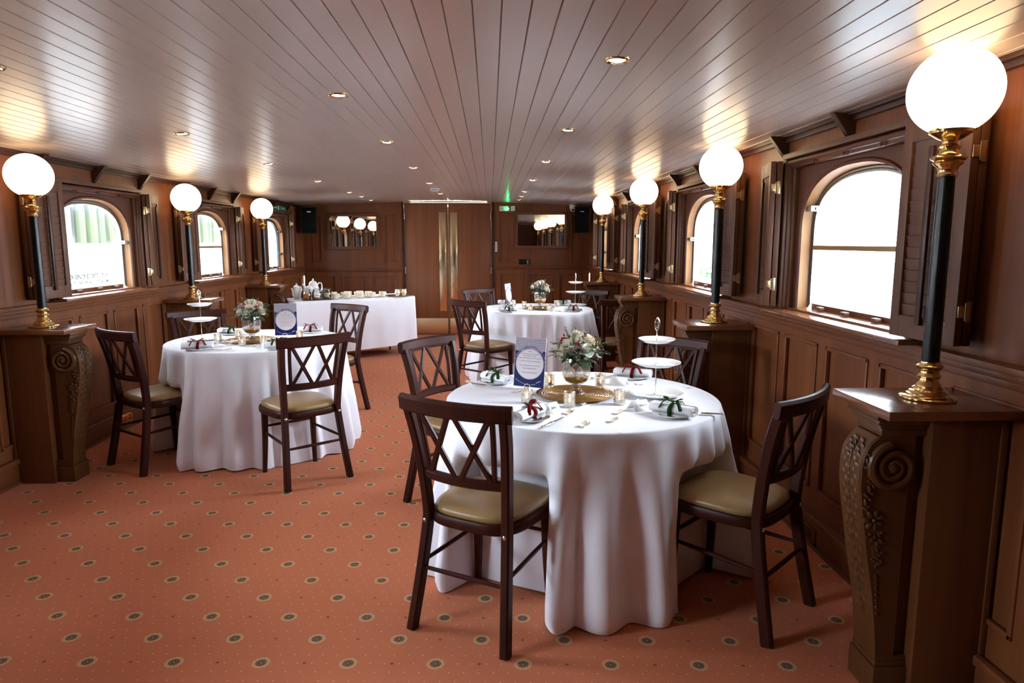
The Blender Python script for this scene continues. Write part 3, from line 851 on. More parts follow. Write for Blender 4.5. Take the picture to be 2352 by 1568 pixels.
# ================================================================== PEDESTALS AND LAMPS
def make_pedestal():
    """local: +x away from wall into the room, wall at x=0"""
    r = thing('console_pedestal', 'x', 'pedestal')
    ZT = .948
    m = MB(); m.box((0, -.165, ZT-.028), (.405, .165, ZT), .004); m.build('top_slab', PEDTOP, r)
    m = MB(); m.box((0, -.098, 0), (.228, .098, ZT-.028), .002); m.box((0, -.104, 0), (.02, .104, ZT-.03), .002); m.build('body', PED, r)
    m = MB()
    for a, yw, z0, z1 in ((.392, .088, ZT-.048, ZT-.028), (.384, .082, ZT-.064, ZT-.048), (.376, .078, ZT-.074, ZT-.064), (.368, .072, ZT-.098, ZT-.074)):
        m.box((.22, -yw, z0), (a, yw, z1), .005)
    m.build('capital', CARVE, r)
    out = [(.250,.852),(.345,.852),(.372,.846),(.398,.82),(.414,.785),(.420,.745),(.419,.69),(.412,.632),(.398,.55),(.381,.45),(.362,.36),(.345,.27),(.332,.19),(.326,.13)]
    inn = [(.262,.13),(.262,.25),(.262,.35),(.262,.48),(.262,.60),(.262,.66),(.262,.685),(.250,.72)]
    poly = out+inn
    m = MB(); hw = .064; n = len(poly)
    # bevelled prism: side faces inset slightly
    cx = sum(p[0] for p in poly)/n; cz_ = sum(p[1] for p in poly)/n
    def ins(p, d):
        k = 1-d/.06; return (cx+(p[0]-cx)*k if False else p[0]-math.copysign(min(d, abs(p[0]-.33)*.2), p[0]-.33), p[1])
    P0 = [ins(p, .006) for p in poly]
    vs = [(a, -hw, b) for a, b in P0] + [(a, -hw+.006, b) for a, b in poly] + [(a, hw-.006, b) for a, b in poly] + [(a, hw, b) for a, b in P0]
    fs = [tuple(range(n)), tuple(range(4*n-1, 3*n-1, -1))]
    for L in range(3):
        for i in range(n): fs.append((L*n+i, (L+1)*n+i, (L+1)*n+(i+1) % n, L*n+(i+1) % n))
    m.add(vs, fs)
    m.box((.225, -.05, .10), (.275, .05, .86), .003)
    sb = m.build('scroll_bracket', CARVE, r, ang=30)
    # volutes
    for sg in (-1, 1):
        m = MB()
        c = (.322, .752)
        path = []; rad = []; N = 60
        for k in range(N+1):
            t = k/N; a = radians(80) - t*radians(800); rr = .076*(1-t)**1.0*.80+.012
            path.append((c[0]+rr*cos(a), sg*(hw+.004), c[1]+rr*sin(a))); rad.append(.0135*(1-t*.35))
        m.tube(path, rad, 8, flat=1.1, up=(0, 1, 0))
        m.lathe([(.0, -.004), (.058, -.004), (.062, 0), (.0, .004)], 20, T(c[0], sg*hw, c[1]) @ RX(pi/2))
        m.ball((c[0], sg*(hw+.006), c[1]), (.017, .012, .017), 12, 8)
        m.build('volute', CARVE, sb)
    # carved foliage: side acanthus run, rosette, pendant blossoms, leaves down the front
    m = MB(); rr = random.Random(9)
    def leafb(c, L, w, ang, sg, h=.006):
        M = T(*c) @ RY(-ang)
        m.ball((0, 0, 0), (L, h, w), 8, 6, M)
    for sg in (-1, 1):
        Y = sg*(hw+.001)
        for k in range(9):
            t = k/8; z = .79-t*.17; x = .392+.012*sin(t*3)-.0*t
            x = .394-.004*t+.006*sin(t*9)
            leafb((x, Y, z), .014, .006, radians(35+40*(k % 2)), sg, .007)
            m.ball((x-.010, Y, z-.012), (.006, .006, .008), 8, 6)
        cx_, cz2 = .366, .585
        for k in range(7):
            a = 2*pi*k/7; leafb((cx_+.021*cos(a), Y, cz2+.021*sin(a)), .015, .0095, -a if False else a, sg, .006)
        m.ball((cx_, Y, cz2), (.008, .009, .008), 10, 8)
        for k in range(20):
            t = k/19; z = .545-t*.10; x = .362-.045*t*.5+rr.uniform(-.024, .018)*(1-t*.7)
            m.ball((x, Y, z), (.007, .005, .006), 8, 6); leafb((x+.008, Y, z-.008), .009, .004, rr.uniform(0, 3), sg, .004)
        for k in range(7):
            t = k/6; leafb((.345-.01*t, Y, .40-t*.12), .012*(1-t*.4), .004, radians(70), sg, .003)
    fo = [(.40,.82),(.416,.785),(.421,.745),(.420,.69),(.413,.632),(.399,.55),(.382,.45),(.363,.36),(.346,.27)]
    for k in range(22):
        t = k/21*(len(fo)-1.001); i = int(t); f = t-i
        x = fo[i][0]*(1-f)+fo[i+1][0]*f; z = fo[i][1]*(1-f)+fo[i+1][1]*f
        for sg in (-1, 1):
            m.ball((x-.0022, sg*(.020+.014*(k % 2)), z), (.0045, .013, .017), 8, 6)
        m.ball((x-.002, 0, z), (.005, .006, .016), 8, 6)
    m.build('carving', CARVE, sb, ang=60)
    m = MB(); m.box((.22, -.075, 0), (.334, .075, .10), .004); m.box((.22, -.070, .10), (.330, .070, .118), .007); m.box((.22, -.066, .115), (.328, .066, .136), .006); m.build('plinth', CARVE, r)
    return r
def make_lamp():
    r = thing('globe_lamp', 'x', 'lamp')
    h = .915  # globe centre above the slab
    m = MB(); m.lathe([(0, 0), (.078, 0), (.080, .004), (.080, .010), (.076, .014), (.062, .018), (.060, .024), (.056, .026), (.052, .034), (.046, .037), (.044, .044), (.036, .050), (.034, .058), (.028, .066), (.0265, .078), (.031, .082), (.033, .088), (.029, .094), (.026, .100), (.026, .108), (.031, .112), (.036, .120), (.037, .126), (.031, .131), (.028, .138), (.028, .143)], 36, SC(1,1,.83)); m.build('base', BRASS, r)
    m = MB()
    m.lathe([(.0245, .112), (.0245, .20), (.0238, .45), (.0225, .682)], 28); m.build('column', COLUMN, r)
    m = MB()
    m.lathe([(.0225, .715), (.027, .718), (.028, .724), (.025, .729), (.0255, .738), (.030, .746), (.038, .752), (.040, .757), (.037, .760), (.046, .766), (.048, .772), (.043, .778), (.030, .782), (.026, .788), (.025, .794), (.029, .798), (.030, .804), (.024, .808), (.020, .812), (.020, .818), (.036, .826), (.052, .838), (.0575, .842), (.058, .860), (.054, .862), (.05, .858)], 36, T(0,0,-.045)); m.build('gallery', BRASS, r)
    m = MB()
    for a in (0.4, 2.5, 4.6): m.ball((.061*cos(a),   .061*sin(a), .806), .005, 8, 6)
    m.build('thumb_screw', BRASS, r)
    m = MB(); R = .124; pts = []
    a0 = math.asin(.052/R)
    for k in range(25):
        a = a0 + (pi-a0)*k/24
        pts.append((R*sin(a), h - R*cos(a)))
    pts[-1] = (0, h+R)
    pts = [(.048, pts[0][1]-.006)] + pts
    m.lathe(pts, 40); m.build('globe', GLOBE, r, ang=180)
    return r
ped0 = make_pedestal(); lamp0 = make_lamp()
PL = [('right', 1.355, 2.03, 'beside the dark chair, in front of the big window', 'brightest biggest globe lamp by the big window'),
      ('right', 1.355, 4.06, 'between the big window and the latch window', 'globe lamp between the big window and the latch window'),
      ('right', 1.355, 6.08, 'with a full carved scroll in view near the far table', 'globe lamp between the latch window and the third window'),
      ('right', 1.355, 8.27, 'behind the cake stand of the table near the doors', 'globe lamp closest to the dome camera'),
      ('left', -2.66, 4.13, 'standing alone beside the chair on the mossy view side', 'globe lamp before the emergency escape window'),
      ('left', -2.66, 6.19, 'behind the cake stand and chair of the buffet side table', 'globe lamp between the escape window and the crossbar window'),
      ('left', -2.66, 8.20, 'at the end of the buffet beside the teapots', 'globe lamp beside the fire exit sign')]
for k, (sd, x, y, pl, ll) in enumerate(PL):
    s = -1 if sd == 'right' else 1
    X = SIDES[sd][0]; rz = pi if sd == 'right' else 0
    dz = .010 if sd == 'right' else -.010
    p = ped0 if k == 0 else dup(ped0, (0,0,0))
    p.location = (X, y, 0); p.rotation_euler = (0,0,rz); p.scale = (1, 1, 1+dz/.948)
    p['label'] = 'carved oak wall pedestal '+pl; p['group'] = 'carved pedestals along the walls'
    l = lamp0 if k == 0 else dup(lamp0, (0,0,0))
    l.location = (x, y, .948+dz); l.rotation_euler = (0,0,rz)
    if sd == 'left': l.scale = (1,1,.962)
    for ch in l.children:
        if sd == 'left' and ch.name.startswith('globe'): ch.scale = (1,1,1/.962); ch.location = (0,0,-.915*(1/.962-1))
    l['label'] = 'white '+ll+', brass gallery on black column'; l['group'] = 'globe lamps on the pedestals'

# ================================================================== CHAIRS
def bez(pts, n):
    """Catmull-Rom through pts"""
    pts = [Vector(p) for p in pts]; out = []
    P = [pts[0]*2-pts[1]] + pts + [pts[-1]*2-pts[-2]]
    for i in range(1, len(P)-2):
        for k in range(n):
            t = k/n; a, b, c, d = P[i-1], P[i], P[i+1], P[i+2]
            out.append(.5*((2*b)+(c-a)*t+(2*a-5*b+4*c-d)*t*t+(3*b-a-3*c+d)*t**3))
    out.append(pts[-1]); return out
def rsec(w, h, b=.006):
    w /= 2; h /= 2
    return [(-w+b,-h),(w-b,-h),(w,-h+b),(w,h-b),(w-b,h),(-w+b,h),(-w,h-b),(-w,-h+b)]
def make_chair():
    """origin: midpoint of the rear feet, +y faces forward"""
    r = thing('dining_chair', 'x', 'chair')
    # rear legs continue as back posts
    def post(z):   # half width, y
        import bisect
        Z = [0, .2, .42, .5, .62, .75, .885]; Xh = [.200, .180, .168, .168, .176, .187, .198]; Y = [-.02, .02, .052, .052, .036, .012, -.02]
        i = max(0, min(len(Z)-2, bisect.bisect(Z, z)-1)); t = (z-Z[i])/(Z[i+1]-Z[i])
        return Xh[i]+(Xh[i+1]-Xh[i])*t, Y[i]+(Y[i+1]-Y[i])*t
    for sg in (-1, 1):
        path = bez([(sg*.200, -.02, 0), (sg*.183, .018, .2), (sg*.169, .050, .40), (sg*.168, .052, .47), (sg*.177, .036, .62), (sg*.188, .012, .75), (sg*.197, -.018, .86)], 4)
        m = MB(); m.sweep(path, rsec(.034, .042), up=(0, 1, 0)); m.build('leg', MAHOG, r)
    for sg in (-1, 1):
        path = bez([(sg*.168, .408, 0), (sg*.160, .398, .2), (sg*.156, .392, .425)], 4)
        m = MB(); m.sweep(path, rsec(.034, .034), up=(0, 1, 0), scale=[.70+.38*(i/8) for i in range(9)]); m.build('leg', MAHOG, r)
    # seat frame
    def outline(d, n=40):
        pts = []
        for k in range(n):
            a = 2*pi*k/n; c, s_ = cos(a), sin(a)
            e = 3.6
            x = math.copysign(abs(c)**(2/e), c); y = math.copysign(abs(s_)**(2/e), s_)
            w = .176+.026*(y*.5+.5)
            pts.append((x*(w+d), .236+y*(.192+d)))
        return pts
    m = MB(); O = outline(.012); I = outline(-.02); n = len(O)
    def ringz(P, z): return [(a, b, z) for a, b in P]
    O2 = outline(.016)
    vs = ringz(O, .405)+ringz(O2, .412)+ringz(O2, .436)+ringz(O, .445)+ringz(I, .445)+ringz(I, .405)
    fs = [(L*n+i, L*n+(i+1) % n, ((L+1) % 6)*n+(i+1) % n, ((L+1) % 6)*n+i) for L in range(6) for i in range(n)]
    m.add(vs, fs); m.build('seat_frame', MAHOG, r)
    m = MB(); vs = []; lv = [(-.004, .440), (.002, .448), (.004, .458), (0, .468), (-.012, .477), (-.04, .485), (-.09, .490), (-.15, .492)]
    for d, z in lv: vs += ringz(outline(d), z)
    fs = [(L*n+i, L*n+(i+1) % n, (L+1)*n+(i+1) % n, (L+1)*n+i) for L in range(len(lv)-1) for i in range(n)]
    fs.append(tuple((len(lv)-1)*n+i for i in range(n)))
    m.add(vs, fs); m.build('seat', LEATH, r, ang=180)
    # top rail (curved, ends forward)
    def rail(z, half, bow, hgt, th, name, zb=0, yoff=0):
        N = 14; vs = []; xh, yy = post(z); path = []
        for i in range(N+1):
            t = -1+2*i/N
            path.append((t*half, yy+yoff-bow*(1-t*t), z+zb*t*t))
        m = MB(); m.sweep(path, rsec(th, hgt, min(th, hgt)*.32), up=(0, -.12, 1)); return m.build(name, MAHOG, r)
    rail(.872, .226, .040, .062, .030, 'top_rail', 0, -.0)
    rail(.600, .178, .034, .040, .024, 'lower_rail', 0, .004)
    # lattice: two slim slats and two crosses following the curve
    m = MB()
    def at(x, z):
        xh, yy = post(z); k = x/xh
        return Vector((x, yy+.002-.036*(1-k*k), z))
    def bar(x0, z0, x1, z1, w):
        m.sweep([at(x0+(x1-x0)*i/8, z0+(z1-z0)*i/8) for i in range(9)], rsec(w*1.2, .015, .003), up=(0, 1, 0))
    za, zb = .612, .850
    for sg in (-1, 1):
        bar(sg*.134, za, sg*.152, zb, .015)
        bar(sg*.010, za, sg*.141, zb, .017); bar(sg*.126, za, sg*.012, zb, .017)
    bar(-.126, za+.002, .126, za+.002, .012); bar(-.150, zb-.002, .150, zb-.002, .014)
    m.build('lattice_back', MAHOG, r)
    # stretchers
    for a, b, rr in (((-.176, .02, .235), (.176, .02, .235), .0085), ((-.176, .03, .255), (-.160, .395, .262), .0085), ((.176, .03, .255), (.160, .395, .262), .0085), ((-.158, .392, .300), (.158, .392, .300), .0085)):
        m = MB(); a = Vector(a); b = Vector(b); m.tube([a, a.lerp(b, .3), a.lerp(b, .7), b], [rr*.8, rr*1.05, rr*1.05, rr*.8], 10); m.build('stretcher', MAHOG, r)
    for sg in (-1, 1):
        m = MB(); m.ball((sg*.169, .030, .415), (.0085, .005, .0085), 12, 8); m.build('bolt', BOLT, r)
    return r
chair0 = make_chair()
def place(x, y, fx, fy, label, first=False):
    c = chair0 if first else dup(chair0, (0,0,0))
    c.location = (x, y, 0); c.rotation_euler = (0, 0, atan2(-fx, fy)); c['label'] = label; c['group'] = 'cross-back dining chairs'
CH = [(-.115, 2.32, .5, .865, 'dark cross-back chair in front of everything, back to the viewer, at the front round table'),
      (-.335, 3.82, .80, -.60, 'dark cross-back chair standing behind the frontmost chair at the front round table'),
      (1.12, 2.395, -.70, .72, 'cross-back chair with pale seat pulled out beside the carved pedestal'),
      (1.02, 3.79, -.70, -.72, 'reddish cross-back chair behind the big cake stand, facing the viewer'),
      (-2.305, 4.275, .585, .811, 'cross-back chair beside the pedestal under the emergency escape window'),
      (-1.04, 3.99, -.63, .777, 'cross-back chair with its back to the viewer at the buffet side table'),
      (-1.235, 5.93, -.60, -.80, 'cross-back chair standing right in front of the long buffet'),
      (-2.31, 5.45, .62, -.78, 'cross-back chair behind the small cake stand, in front of a carved pedestal'),
      (-.19, 6.36, .68, .73, 'cross-back chair at the table near the doors, its tan seat and back both visible'),
      (-.12, 7.88, .60, -.80, 'cross-back chair standing just in front of the double doors'),
      (1.26, 6.44, -.16, .99, 'shadowed cross-back chair beside the scrolled pedestal at the table near the doors'),
      (1.13, 7.66, -.62, -.78, 'cross-back chair behind the cake stand of the table near the doors')]
for k, c in enumerate(CH): place(*c, first=(k == 0))

# ================================================================== TABLES
def round_cloth(name, R, seed, bot, label, floor_r, cx=0, cy=0):
    """floor_r(a) extra flare; folds grow towards the hem"""
    rr = random.Random(seed); H = .75
    folds = []; a = rr.uniform(0, .3)
    while a < 2*pi-.12:
        gp = rr.uniform(.17, .34); folds.append((a, gp*.36, rr.uniform(.55, 1.25))); a += gp
    def wave(a, sh=0):
        v = 0
        for c, w, h in folds:
            d = (a-c+pi) % (2*pi)-pi
            q_ = abs(d/w)
            if q_ < 2.2: v = max(v, h*math.exp(-q_**2.2))
        return v
    NA = 360; vs = []; fs = []; CRE = 276 if seed == 11 else 90
    rings = [(0, 0)] + [(R*k/6, 0) for k in range(1, 6)] + [(R-.012, 0), (R-.004, .001), (R+.0008, .005)]
    NT_ = 22
    def P(a, t):
        wv = wave(a)
        g = min(1, t*1.7)**.75
        rad_ = R+.002+(.012+bot*t)*t**.8 + (wv-.5)*(.074+.03*t)*g - (max(0, t-.9)/.1)**2*.03*wv + floor_r(a)*t + .006*t*sin(a*23+seed)
        aa = a+.035*t*sin(3*a+seed)*g
        z = H-.005-t*(H-.012)
        zz = z+.004*sin(a*5+seed)*t*t
        if t > .97: rad_ += .004
        x, y = rad_*cos(aa), rad_*sin(aa)
        if zz < .60:
            for (qx, qy, fx, fy, _l) in CH:       # the cloth is pushed in by the seats and front legs
                if (qx-cx)**2+(qy-cy)**2 > 1.9: continue
                slim = qx < -2; zt_ = .53 if slim else .60
                k = max(0, min(1, (zt_-zz)/.10)); k = k*k*(3-2*k)
                L_ = sqrt(fx*fx+fy*fy); ux, uy = fx/L_, fy/L_
                dx, dy = x+cx-qx, y+cy-qy; yl = dx*ux+dy*uy; xl = dx*uy-dy*ux
                lim = .435
                if -.2 < yl < lim:
                    w = max(0, min(1, (.205-abs(xl))/.03 if slim else (.235-abs(xl))/.055)); w = w*w*(3-2*w)
                    p = (lim-yl)*w*k; x += ux*p; y += uy*p
        return (x, y, max(zz, .004))
    vs.append((0, 0, H)); cnt = 1
    for (q, dz) in rings[1:]:
        for k in range(NA):
            a = 2*pi*k/NA; vs.append((q*cos(a), q*sin(a), H-dz+(.0016 if k in (CRE, (CRE+NA//2) % NA) and q > .05 else 0)))
    for j in range(1, NT_+1):
        for k in range(NA): vs.append(P(2*pi*k/NA, j/NT_))
    NR = len(rings)-1+NT_
    for k in range(NA): fs.append((0, 1+k, 1+(k+1) % NA))
    for j in range(NR-1):
        for k in range(NA):
            a0 = 1+j*NA; fs.append((a0+k, a0+NA+k, a0+NA+(k+1) % NA, a0+(k+1) % NA))
    m = MB(); m.add(vs, fs)
    o = m.build(name, CLOTH, ang=180)
    return o
TAB = [(.41, 3.0, .605, 'front round table'), (-1.66, 4.87, .60, 'table by the buffet'), (.47, 7.11, .60, 'table by the doors')]
fl = [lambda a: .035+.05*max(0, cos(a))-.04*max(0, -sin(a))+.03*max(0, -cos(a)), lambda a: .02+.035*max(0, -cos(a))+.02*max(0, cos(a)), lambda a: .025+.03*abs(cos(a))]
for k, (x, y, R, nm) in enumerate(TAB):
    t = thing('round_table', 'round folding table hidden under the white cloth, the '+nm, 'table', (x, y, 0))
    m = MB(); m.lathe([(0, .722), (R-.02, .722), (R-.014, .728), (R-.014, .742), (R-.02, .744), (0, .744)], 48); m.build('tabletop', BOARD, t)
    for q in range(4):
        a = pi/4+q*pi/2; m = MB(); m.tube([(.36*cos(a), .36*sin(a), .72), (.40*cos(a), .40*sin(a), 0)], .016, 10); m.build('leg', BLACKM, t)
    o = round_cloth('tablecloth', R, 11+k*5, .03, '', fl[k], x, y)
    o.location = (x, y, 0)
    tag(o, 'white floor-length cloth draped over the '+nm, 'tablecloth', 'white round tablecloths')

# buffet
BO = Vector((-2.268, 7.984, 0)); BD = Vector((1.308, .819, 0)); BL_ = BD.length; BD.normalize(); BN = Vector((-BD.y, BD.x, 0)); BA = atan2(BD.y, BD.x)
def bpos(u, v, z=.75): p = BO+BD*u+BN*v; return (p.x, p.y, z)
BW = .60
t = thing('buffet_table', 'long folding table hidden under the buffet cloth', 'table', tuple(BO), BA)
m = MB(); m.box((.02, .02, .715), (BL_-.02, BW-.02, .744), .004); m.build('tabletop', BOARD, t)
for a in (.15, BL_-.15):
    for b in (.1, BW-.1): m = MB(); m.tube([(a, b, .715), (a, b, 0)], .014, 8); m.build('leg', BLACKM, t)
m = MB(); hem = .095; c = .018
per = []   # rounded rectangle perimeter
def rr_out(d, n=6):
    pts = []
    for (cx, cy, a0) in ((BL_-c, BW-c, 0), (c, BW-c, pi/2), (c, c, pi), (BL_-c, c, 1.5*pi)):
        for k in range(n+1):
            a = a0+pi/2*k/n; pts.append((cx+(c+d)*cos(a), cy+(c+d)*sin(a)))
    out = []
    for i in range(len(pts)):
        a = Vector(pts[i]); b = Vector(pts[(i+1) % len(pts)]); N = max(1, int((b-a).length/.03))
        for k in range(N): out.append(a.lerp(b, k/N))
    return out
base = rr_out(0); n = len(base); ctr = Vector((BL_/2, BW/2))
rng = random.Random(5); ph = [rng.uniform(0, 6) for _ in range(6)]
vs = []; NL = 16
lev = [(-.012, .7500), (-.003, .7492), (.001, .745)] + [(None, j/NL) for j in range(1, NL+1)]
for d, z in lev:
    for i, p in enumerate(base):
        t_ = p-ctr; q = i/n*2*pi
        if d is not None: out = d; zz = z
        else:
            tt_ = z; zz = .745-tt_*(.745-hem-(.05*(p.x/BL_)))
            out = .002+tt_*(.018+.010*sin(q*5+ph[0])+.006*sin(q*11+ph[1])+.003*sin(q*23+ph[2]))
        nx = -1 if p.x < c+.001 else (1 if p.x > BL_-c-.001 else 0); ny = -1 if p.y < c+.001 else (1 if p.y > BW-c-.001 else 0)
        nv = Vector((nx, ny)); nv = nv.normalized() if nv.length else Vector((0, 0))
        vs.append((p.x+nv.x*out, p.y+nv.y*out, zz))
fs = [(L*n+i, L*n+(i+1) % n, (L+1)*n+(i+1) % n, (L+1)*n+i) for L in range(len(lev)-1) for i in range(n)] + [tuple(range(n))]
m.add(vs, fs); o = m.build('tablecloth', CLOTH, ang=60); o.location = tuple(BO); o.rotation_euler = (0, 0, BA)
tag(o, 'white rectangular cloth hanging straight over the long buffet', 'tablecloth')
# ================================================================== TABLEWARE PROTOTYPES
TZ = .752
def nm(k): return ['front table', 'table by the buffet', 'table by the doors'][k]
# gold charger: concentric ridges
def make_charger():
    r = thing('charger_plate', 'x', 'plate')
    pts = [(0, .002), (.03, .002)]; q = .04
    while q < .168: pts += [(q, .0048+.0035*(q/.17)+.0013*sin(2*pi*q/.0115))]; q += .0014375
    pts += [(.172, .0085), (.1765, .0105), (.178, .009), (.172, .004), (.10, 0), (0, 0)]
    m = MB(); m.lathe(pts, 64); m.build('ridged_plate', GOLDG, r, ang=75); return r
def make_vase():
    r = thing('goblet_vase', 'x', 'vase')
    m = MB(); m.lathe([(.0, .0), (.043, .0), (.046, .003), (.044, .007), (.030, .014), (.020, .020), (.017, .026), (.021, .031), (.017, .035), (.021, .040), (.0, .042)], 32); m.build('foot', MERC, r)
    out = [(.018, .040), (.034, .046), (.050, .058), (.060, .075), (.0635, .095), (.063, .120), (.062, .140), (.066, .143), (.066, .148), (.062, .151), (.061, .158), (.060, .165)]
    m = MB(); m.lathe(out+[(a-.003, b) for a, b in out[::-1][:-2]], 40); m.build('bowl', MERC, r)
    m = MB(); m.lathe([(0, .046), (.030, .050), (.046, .060), (.056, .076), (.054, .079), (0, .082)], 32); m.build('gravel', GOLDF, r)
    for a, z in ((-1.9, .118), (-1.0, .098), (-1.55, .082), (-2.5, .10), (.3, .11), (1.6, .10)):
        m = MB(); rr_ = .0645 if z > .09 else .0615; pts = []
        for k in range(16):
            q = 2*pi*k/16; ra = .012 if k % 2 == 0 else .005
            b = a+ra*cos(q)/.064; pts.append((rr_, b, z+ra*sin(q)))
        vs = [(q*cos(b), q*sin(b), zz) for q, b, zz in pts] + [((q+.0015)*cos(b), (q+.0015)*sin(b), zz) for q, b, zz in pts]
        m.add(vs, [tuple(range(15, -1, -1)), tuple(range(16, 32))] + [(i, (i+1) % 16, (i+1) % 16+16, i+16) for i in range(16)]); m.build('star_ornament', STARM, r)
    return r
def rose_mb(c, axis, R, seed):
    m = MB(); rr = random.Random(seed)
    q = Vector(axis).to_track_quat('Z', 'Y').to_matrix().to_4x4(); M = T(*c) @ q
    m.ball((0, 0, R*.05), (R*.42, R*.42, R*.62), 12, 8, M)
    for k in range(19):
        t = k/18; a0 = k*2.4+rr.uniform(-.15, .15); rad = R*(.10+.66*t**.9); op = radians(4+34*t**2.2); hgt = R*(1.16-.34*t); wd = 1.05+.1*t
        def P(u, v):
            a = a0+(u-.5)*2*wd*(1-.25*v); f = v
            rr_ = rad*(.55+.45*sin(f*pi*.62)) + sin(op)*hgt*.35*f*f
            lip = R*.10*t*max(0, f-.75)*4
            z = -R*.3+hgt*1.05*f*cos(op*.5) - lip*.5 - R*.08*abs(u-.5)*2*f
            return (cos(a)*(rr_+lip), sin(a)*(rr_+lip), z)
        m.grid(P, 8, 6, M)
    return m
def sprig(m, base, d, L, seed, n=26, ll=.018, lw=.0032, droop=.25):
    rr = random.Random(seed); d = Vector(d).normalized(); side = d.orthogonal().normalized(); b = Vector(base); pts = []
    for k in range(8):
        t = k/7; pts.append(b+d*L*t+Vector((0, 0, -droop*L*t*t)))
    m.tube(pts, [.0014*(1-.5*k/7) for k in range(8)], 5)
    for k in range(n):
        t = .12+.88*k/n; i = min(6, int(t*7)); p = pts[i].lerp(pts[i+1], t*7-i); dr = (pts[i+1]-pts[i]).normalized()
        a = k*2.4+rr.uniform(-.3, .3); s = (Matrix.Rotation(a, 3, dr) @ side); ld = (s*.8+dr*.75).normalized(); w = dr.cross(s)*lw*.5; l = ll*(1-.45*t)*rr.uniform(.8, 1.2)
        q = p+ld*l; mid = p+ld*l*.5+dr*.001
        m.add([p, mid+w, q, mid-w], [(0, 1, 2, 3)])
def broad(m, base, d, L, W, lobes=0, up=(0, 0, 1)):
    d = Vector(d).normalized(); s = d.cross(Vector(up)).normalized(); u = s.cross(d)
    n = 9; vs = []
    for k in range(n):
        t = k/(n-1); w = W*.5*sin(pi*min(1, t*.93+.07))**.8
        if lobes: w *= 1+.35*math.copysign(1, (k % 2)-.5)*(1 if 0 < k < n-1 else 0)
        if k == n-1: w = 0
        p = Vector(base)+d*L*t+u*(-.25*L*t*t)
        vs += [p+s*w+u*.12*w, p, p-s*w+u*.12*w]
    fs = []
    for k in range(n-1): fs += [(3*k, 3*k+1, 3*k+4, 3*k+3), (3*k+1, 3*k+2, 3*k+5, 3*k+4)]
    m.add(vs, fs)
def make_bouquet(seed=1):
    r = thing('flower_arrangement', 'x', 'bouquet'); rr = random.Random(seed)
    spots = [(.035, -.062, .045, .036), (-.045, -.045, .062, .036), (.0, .02, .098, .034), (.062, .010, .078, .033), (-.085, .0, .045, .030), (.055, -.030, .088, .028), (-.03, .062, .07, .032), (.05, .065, .06, .030), (-.005, -.045, .085, .028), (-.07, -.05, .03, .028), (.0, -.03, .108, .027)]
    for i, (x, y, z, R) in enumerate(spots):
        d = Vector((x, y, z*.55+.01)); rose_mb((x*.93, y*.93, z), d, R, seed*20+i).build('rose', ROSE2 if i in (2, 5) else ROSE, r, ang=180, recalc=False)
    m = MB()
    for i in range(15):
        a = i*2*pi/15+rr.uniform(-.15, .15); e = rr.uniform(.1, 1.15)
        sprig(m, (.035*cos(a), .035*sin(a), .02), (cos(a), sin(a), e), rr.uniform(.10, .155), i+seed*7, 30, .020, .0036, .3)
    for i in range(5):
        a = rr.uniform(0, 6.28); sprig(m, (.02*cos(a), .02*sin(a), .04), (cos(a)*.35, sin(a)*.35, 1), rr.uniform(.10, .125), i+50, 22, .02, .004, .1)
    m.build('rosemary_sprig', LEAF, r, recalc=False, ang=180)
    m = MB()
    for i in range(26):
        a = i*2.4; z = rr.uniform(.0, .08); e = rr.uniform(-.1, .8)
        broad(m, (.05*cos(a), .05*sin(a), z), (cos(a), sin(a), e), rr.uniform(.055, .08), .034, 0)
    for i in range(60):
        a = rr.uniform(0, 6.28); q = rr.uniform(0, .05); broad(m, (q*cos(a), q*sin(a), rr.uniform(-.01, .03)), (cos(a), sin(a), rr.uniform(-.3, .5)), .05, .026)
    m.build('leaf', LEAF3, r, recalc=False, ang=180)
    m = MB()
    for a, z, e in ((-1.9, .06, .4), (-.5, .03, 0), (.6, .07, .6), (2.3, .05, .3), (-1.2, .04, .1)):
        broad(m, (.045*cos(a), .045*sin(a), z), (cos(a), sin(a), e), .075, .052, 1)
    m.build('silver_leaf', LEAF2, r, recalc=False, ang=180)
    m = MB()
    for cx, cy, cz, n in ((.0, -.055, .085, 6), (.082, -.045, .02, 7), (-.075, -.025, .085, 4), (.03, .0, .11, 4), (.09, .03, .06, 4), (-.04, .05, .09, 4)):
        for k in range(n): m.ball((cx+rr.uniform(-.013, .013), cy+rr.uniform(-.013, .013), cz+rr.uniform(-.012, .012)), .0062, 8, 6)
    m.build('berry_cluster', BERRY, r)
    m = MB()
    for cx, cy, cz in ((.0, -.072, .02), (-.06, -.065, .03), (.07, -.06, .045), (.09, -.03, .05), (-.085, -.045, .02), (.0, -.06, .0), (.02, .08, .04)):
        for k in range(34):
            a = rr.uniform(0, 6.28); b = rr.uniform(-.2, 1.5); d = Vector((cos(a)*cos(b), sin(a)*cos(b)-.4, sin(b))).normalized()*.013; c = Vector((cx, cy, cz)); w = d.orthogonal().normalized()*.0012
            m.add([c, c+d*.7+w, c+d, c+d*.7-w], [(0, 1, 2, 3)])
    m.build('astrantia', ASTR, r, recalc=False, ang=180)
    return r
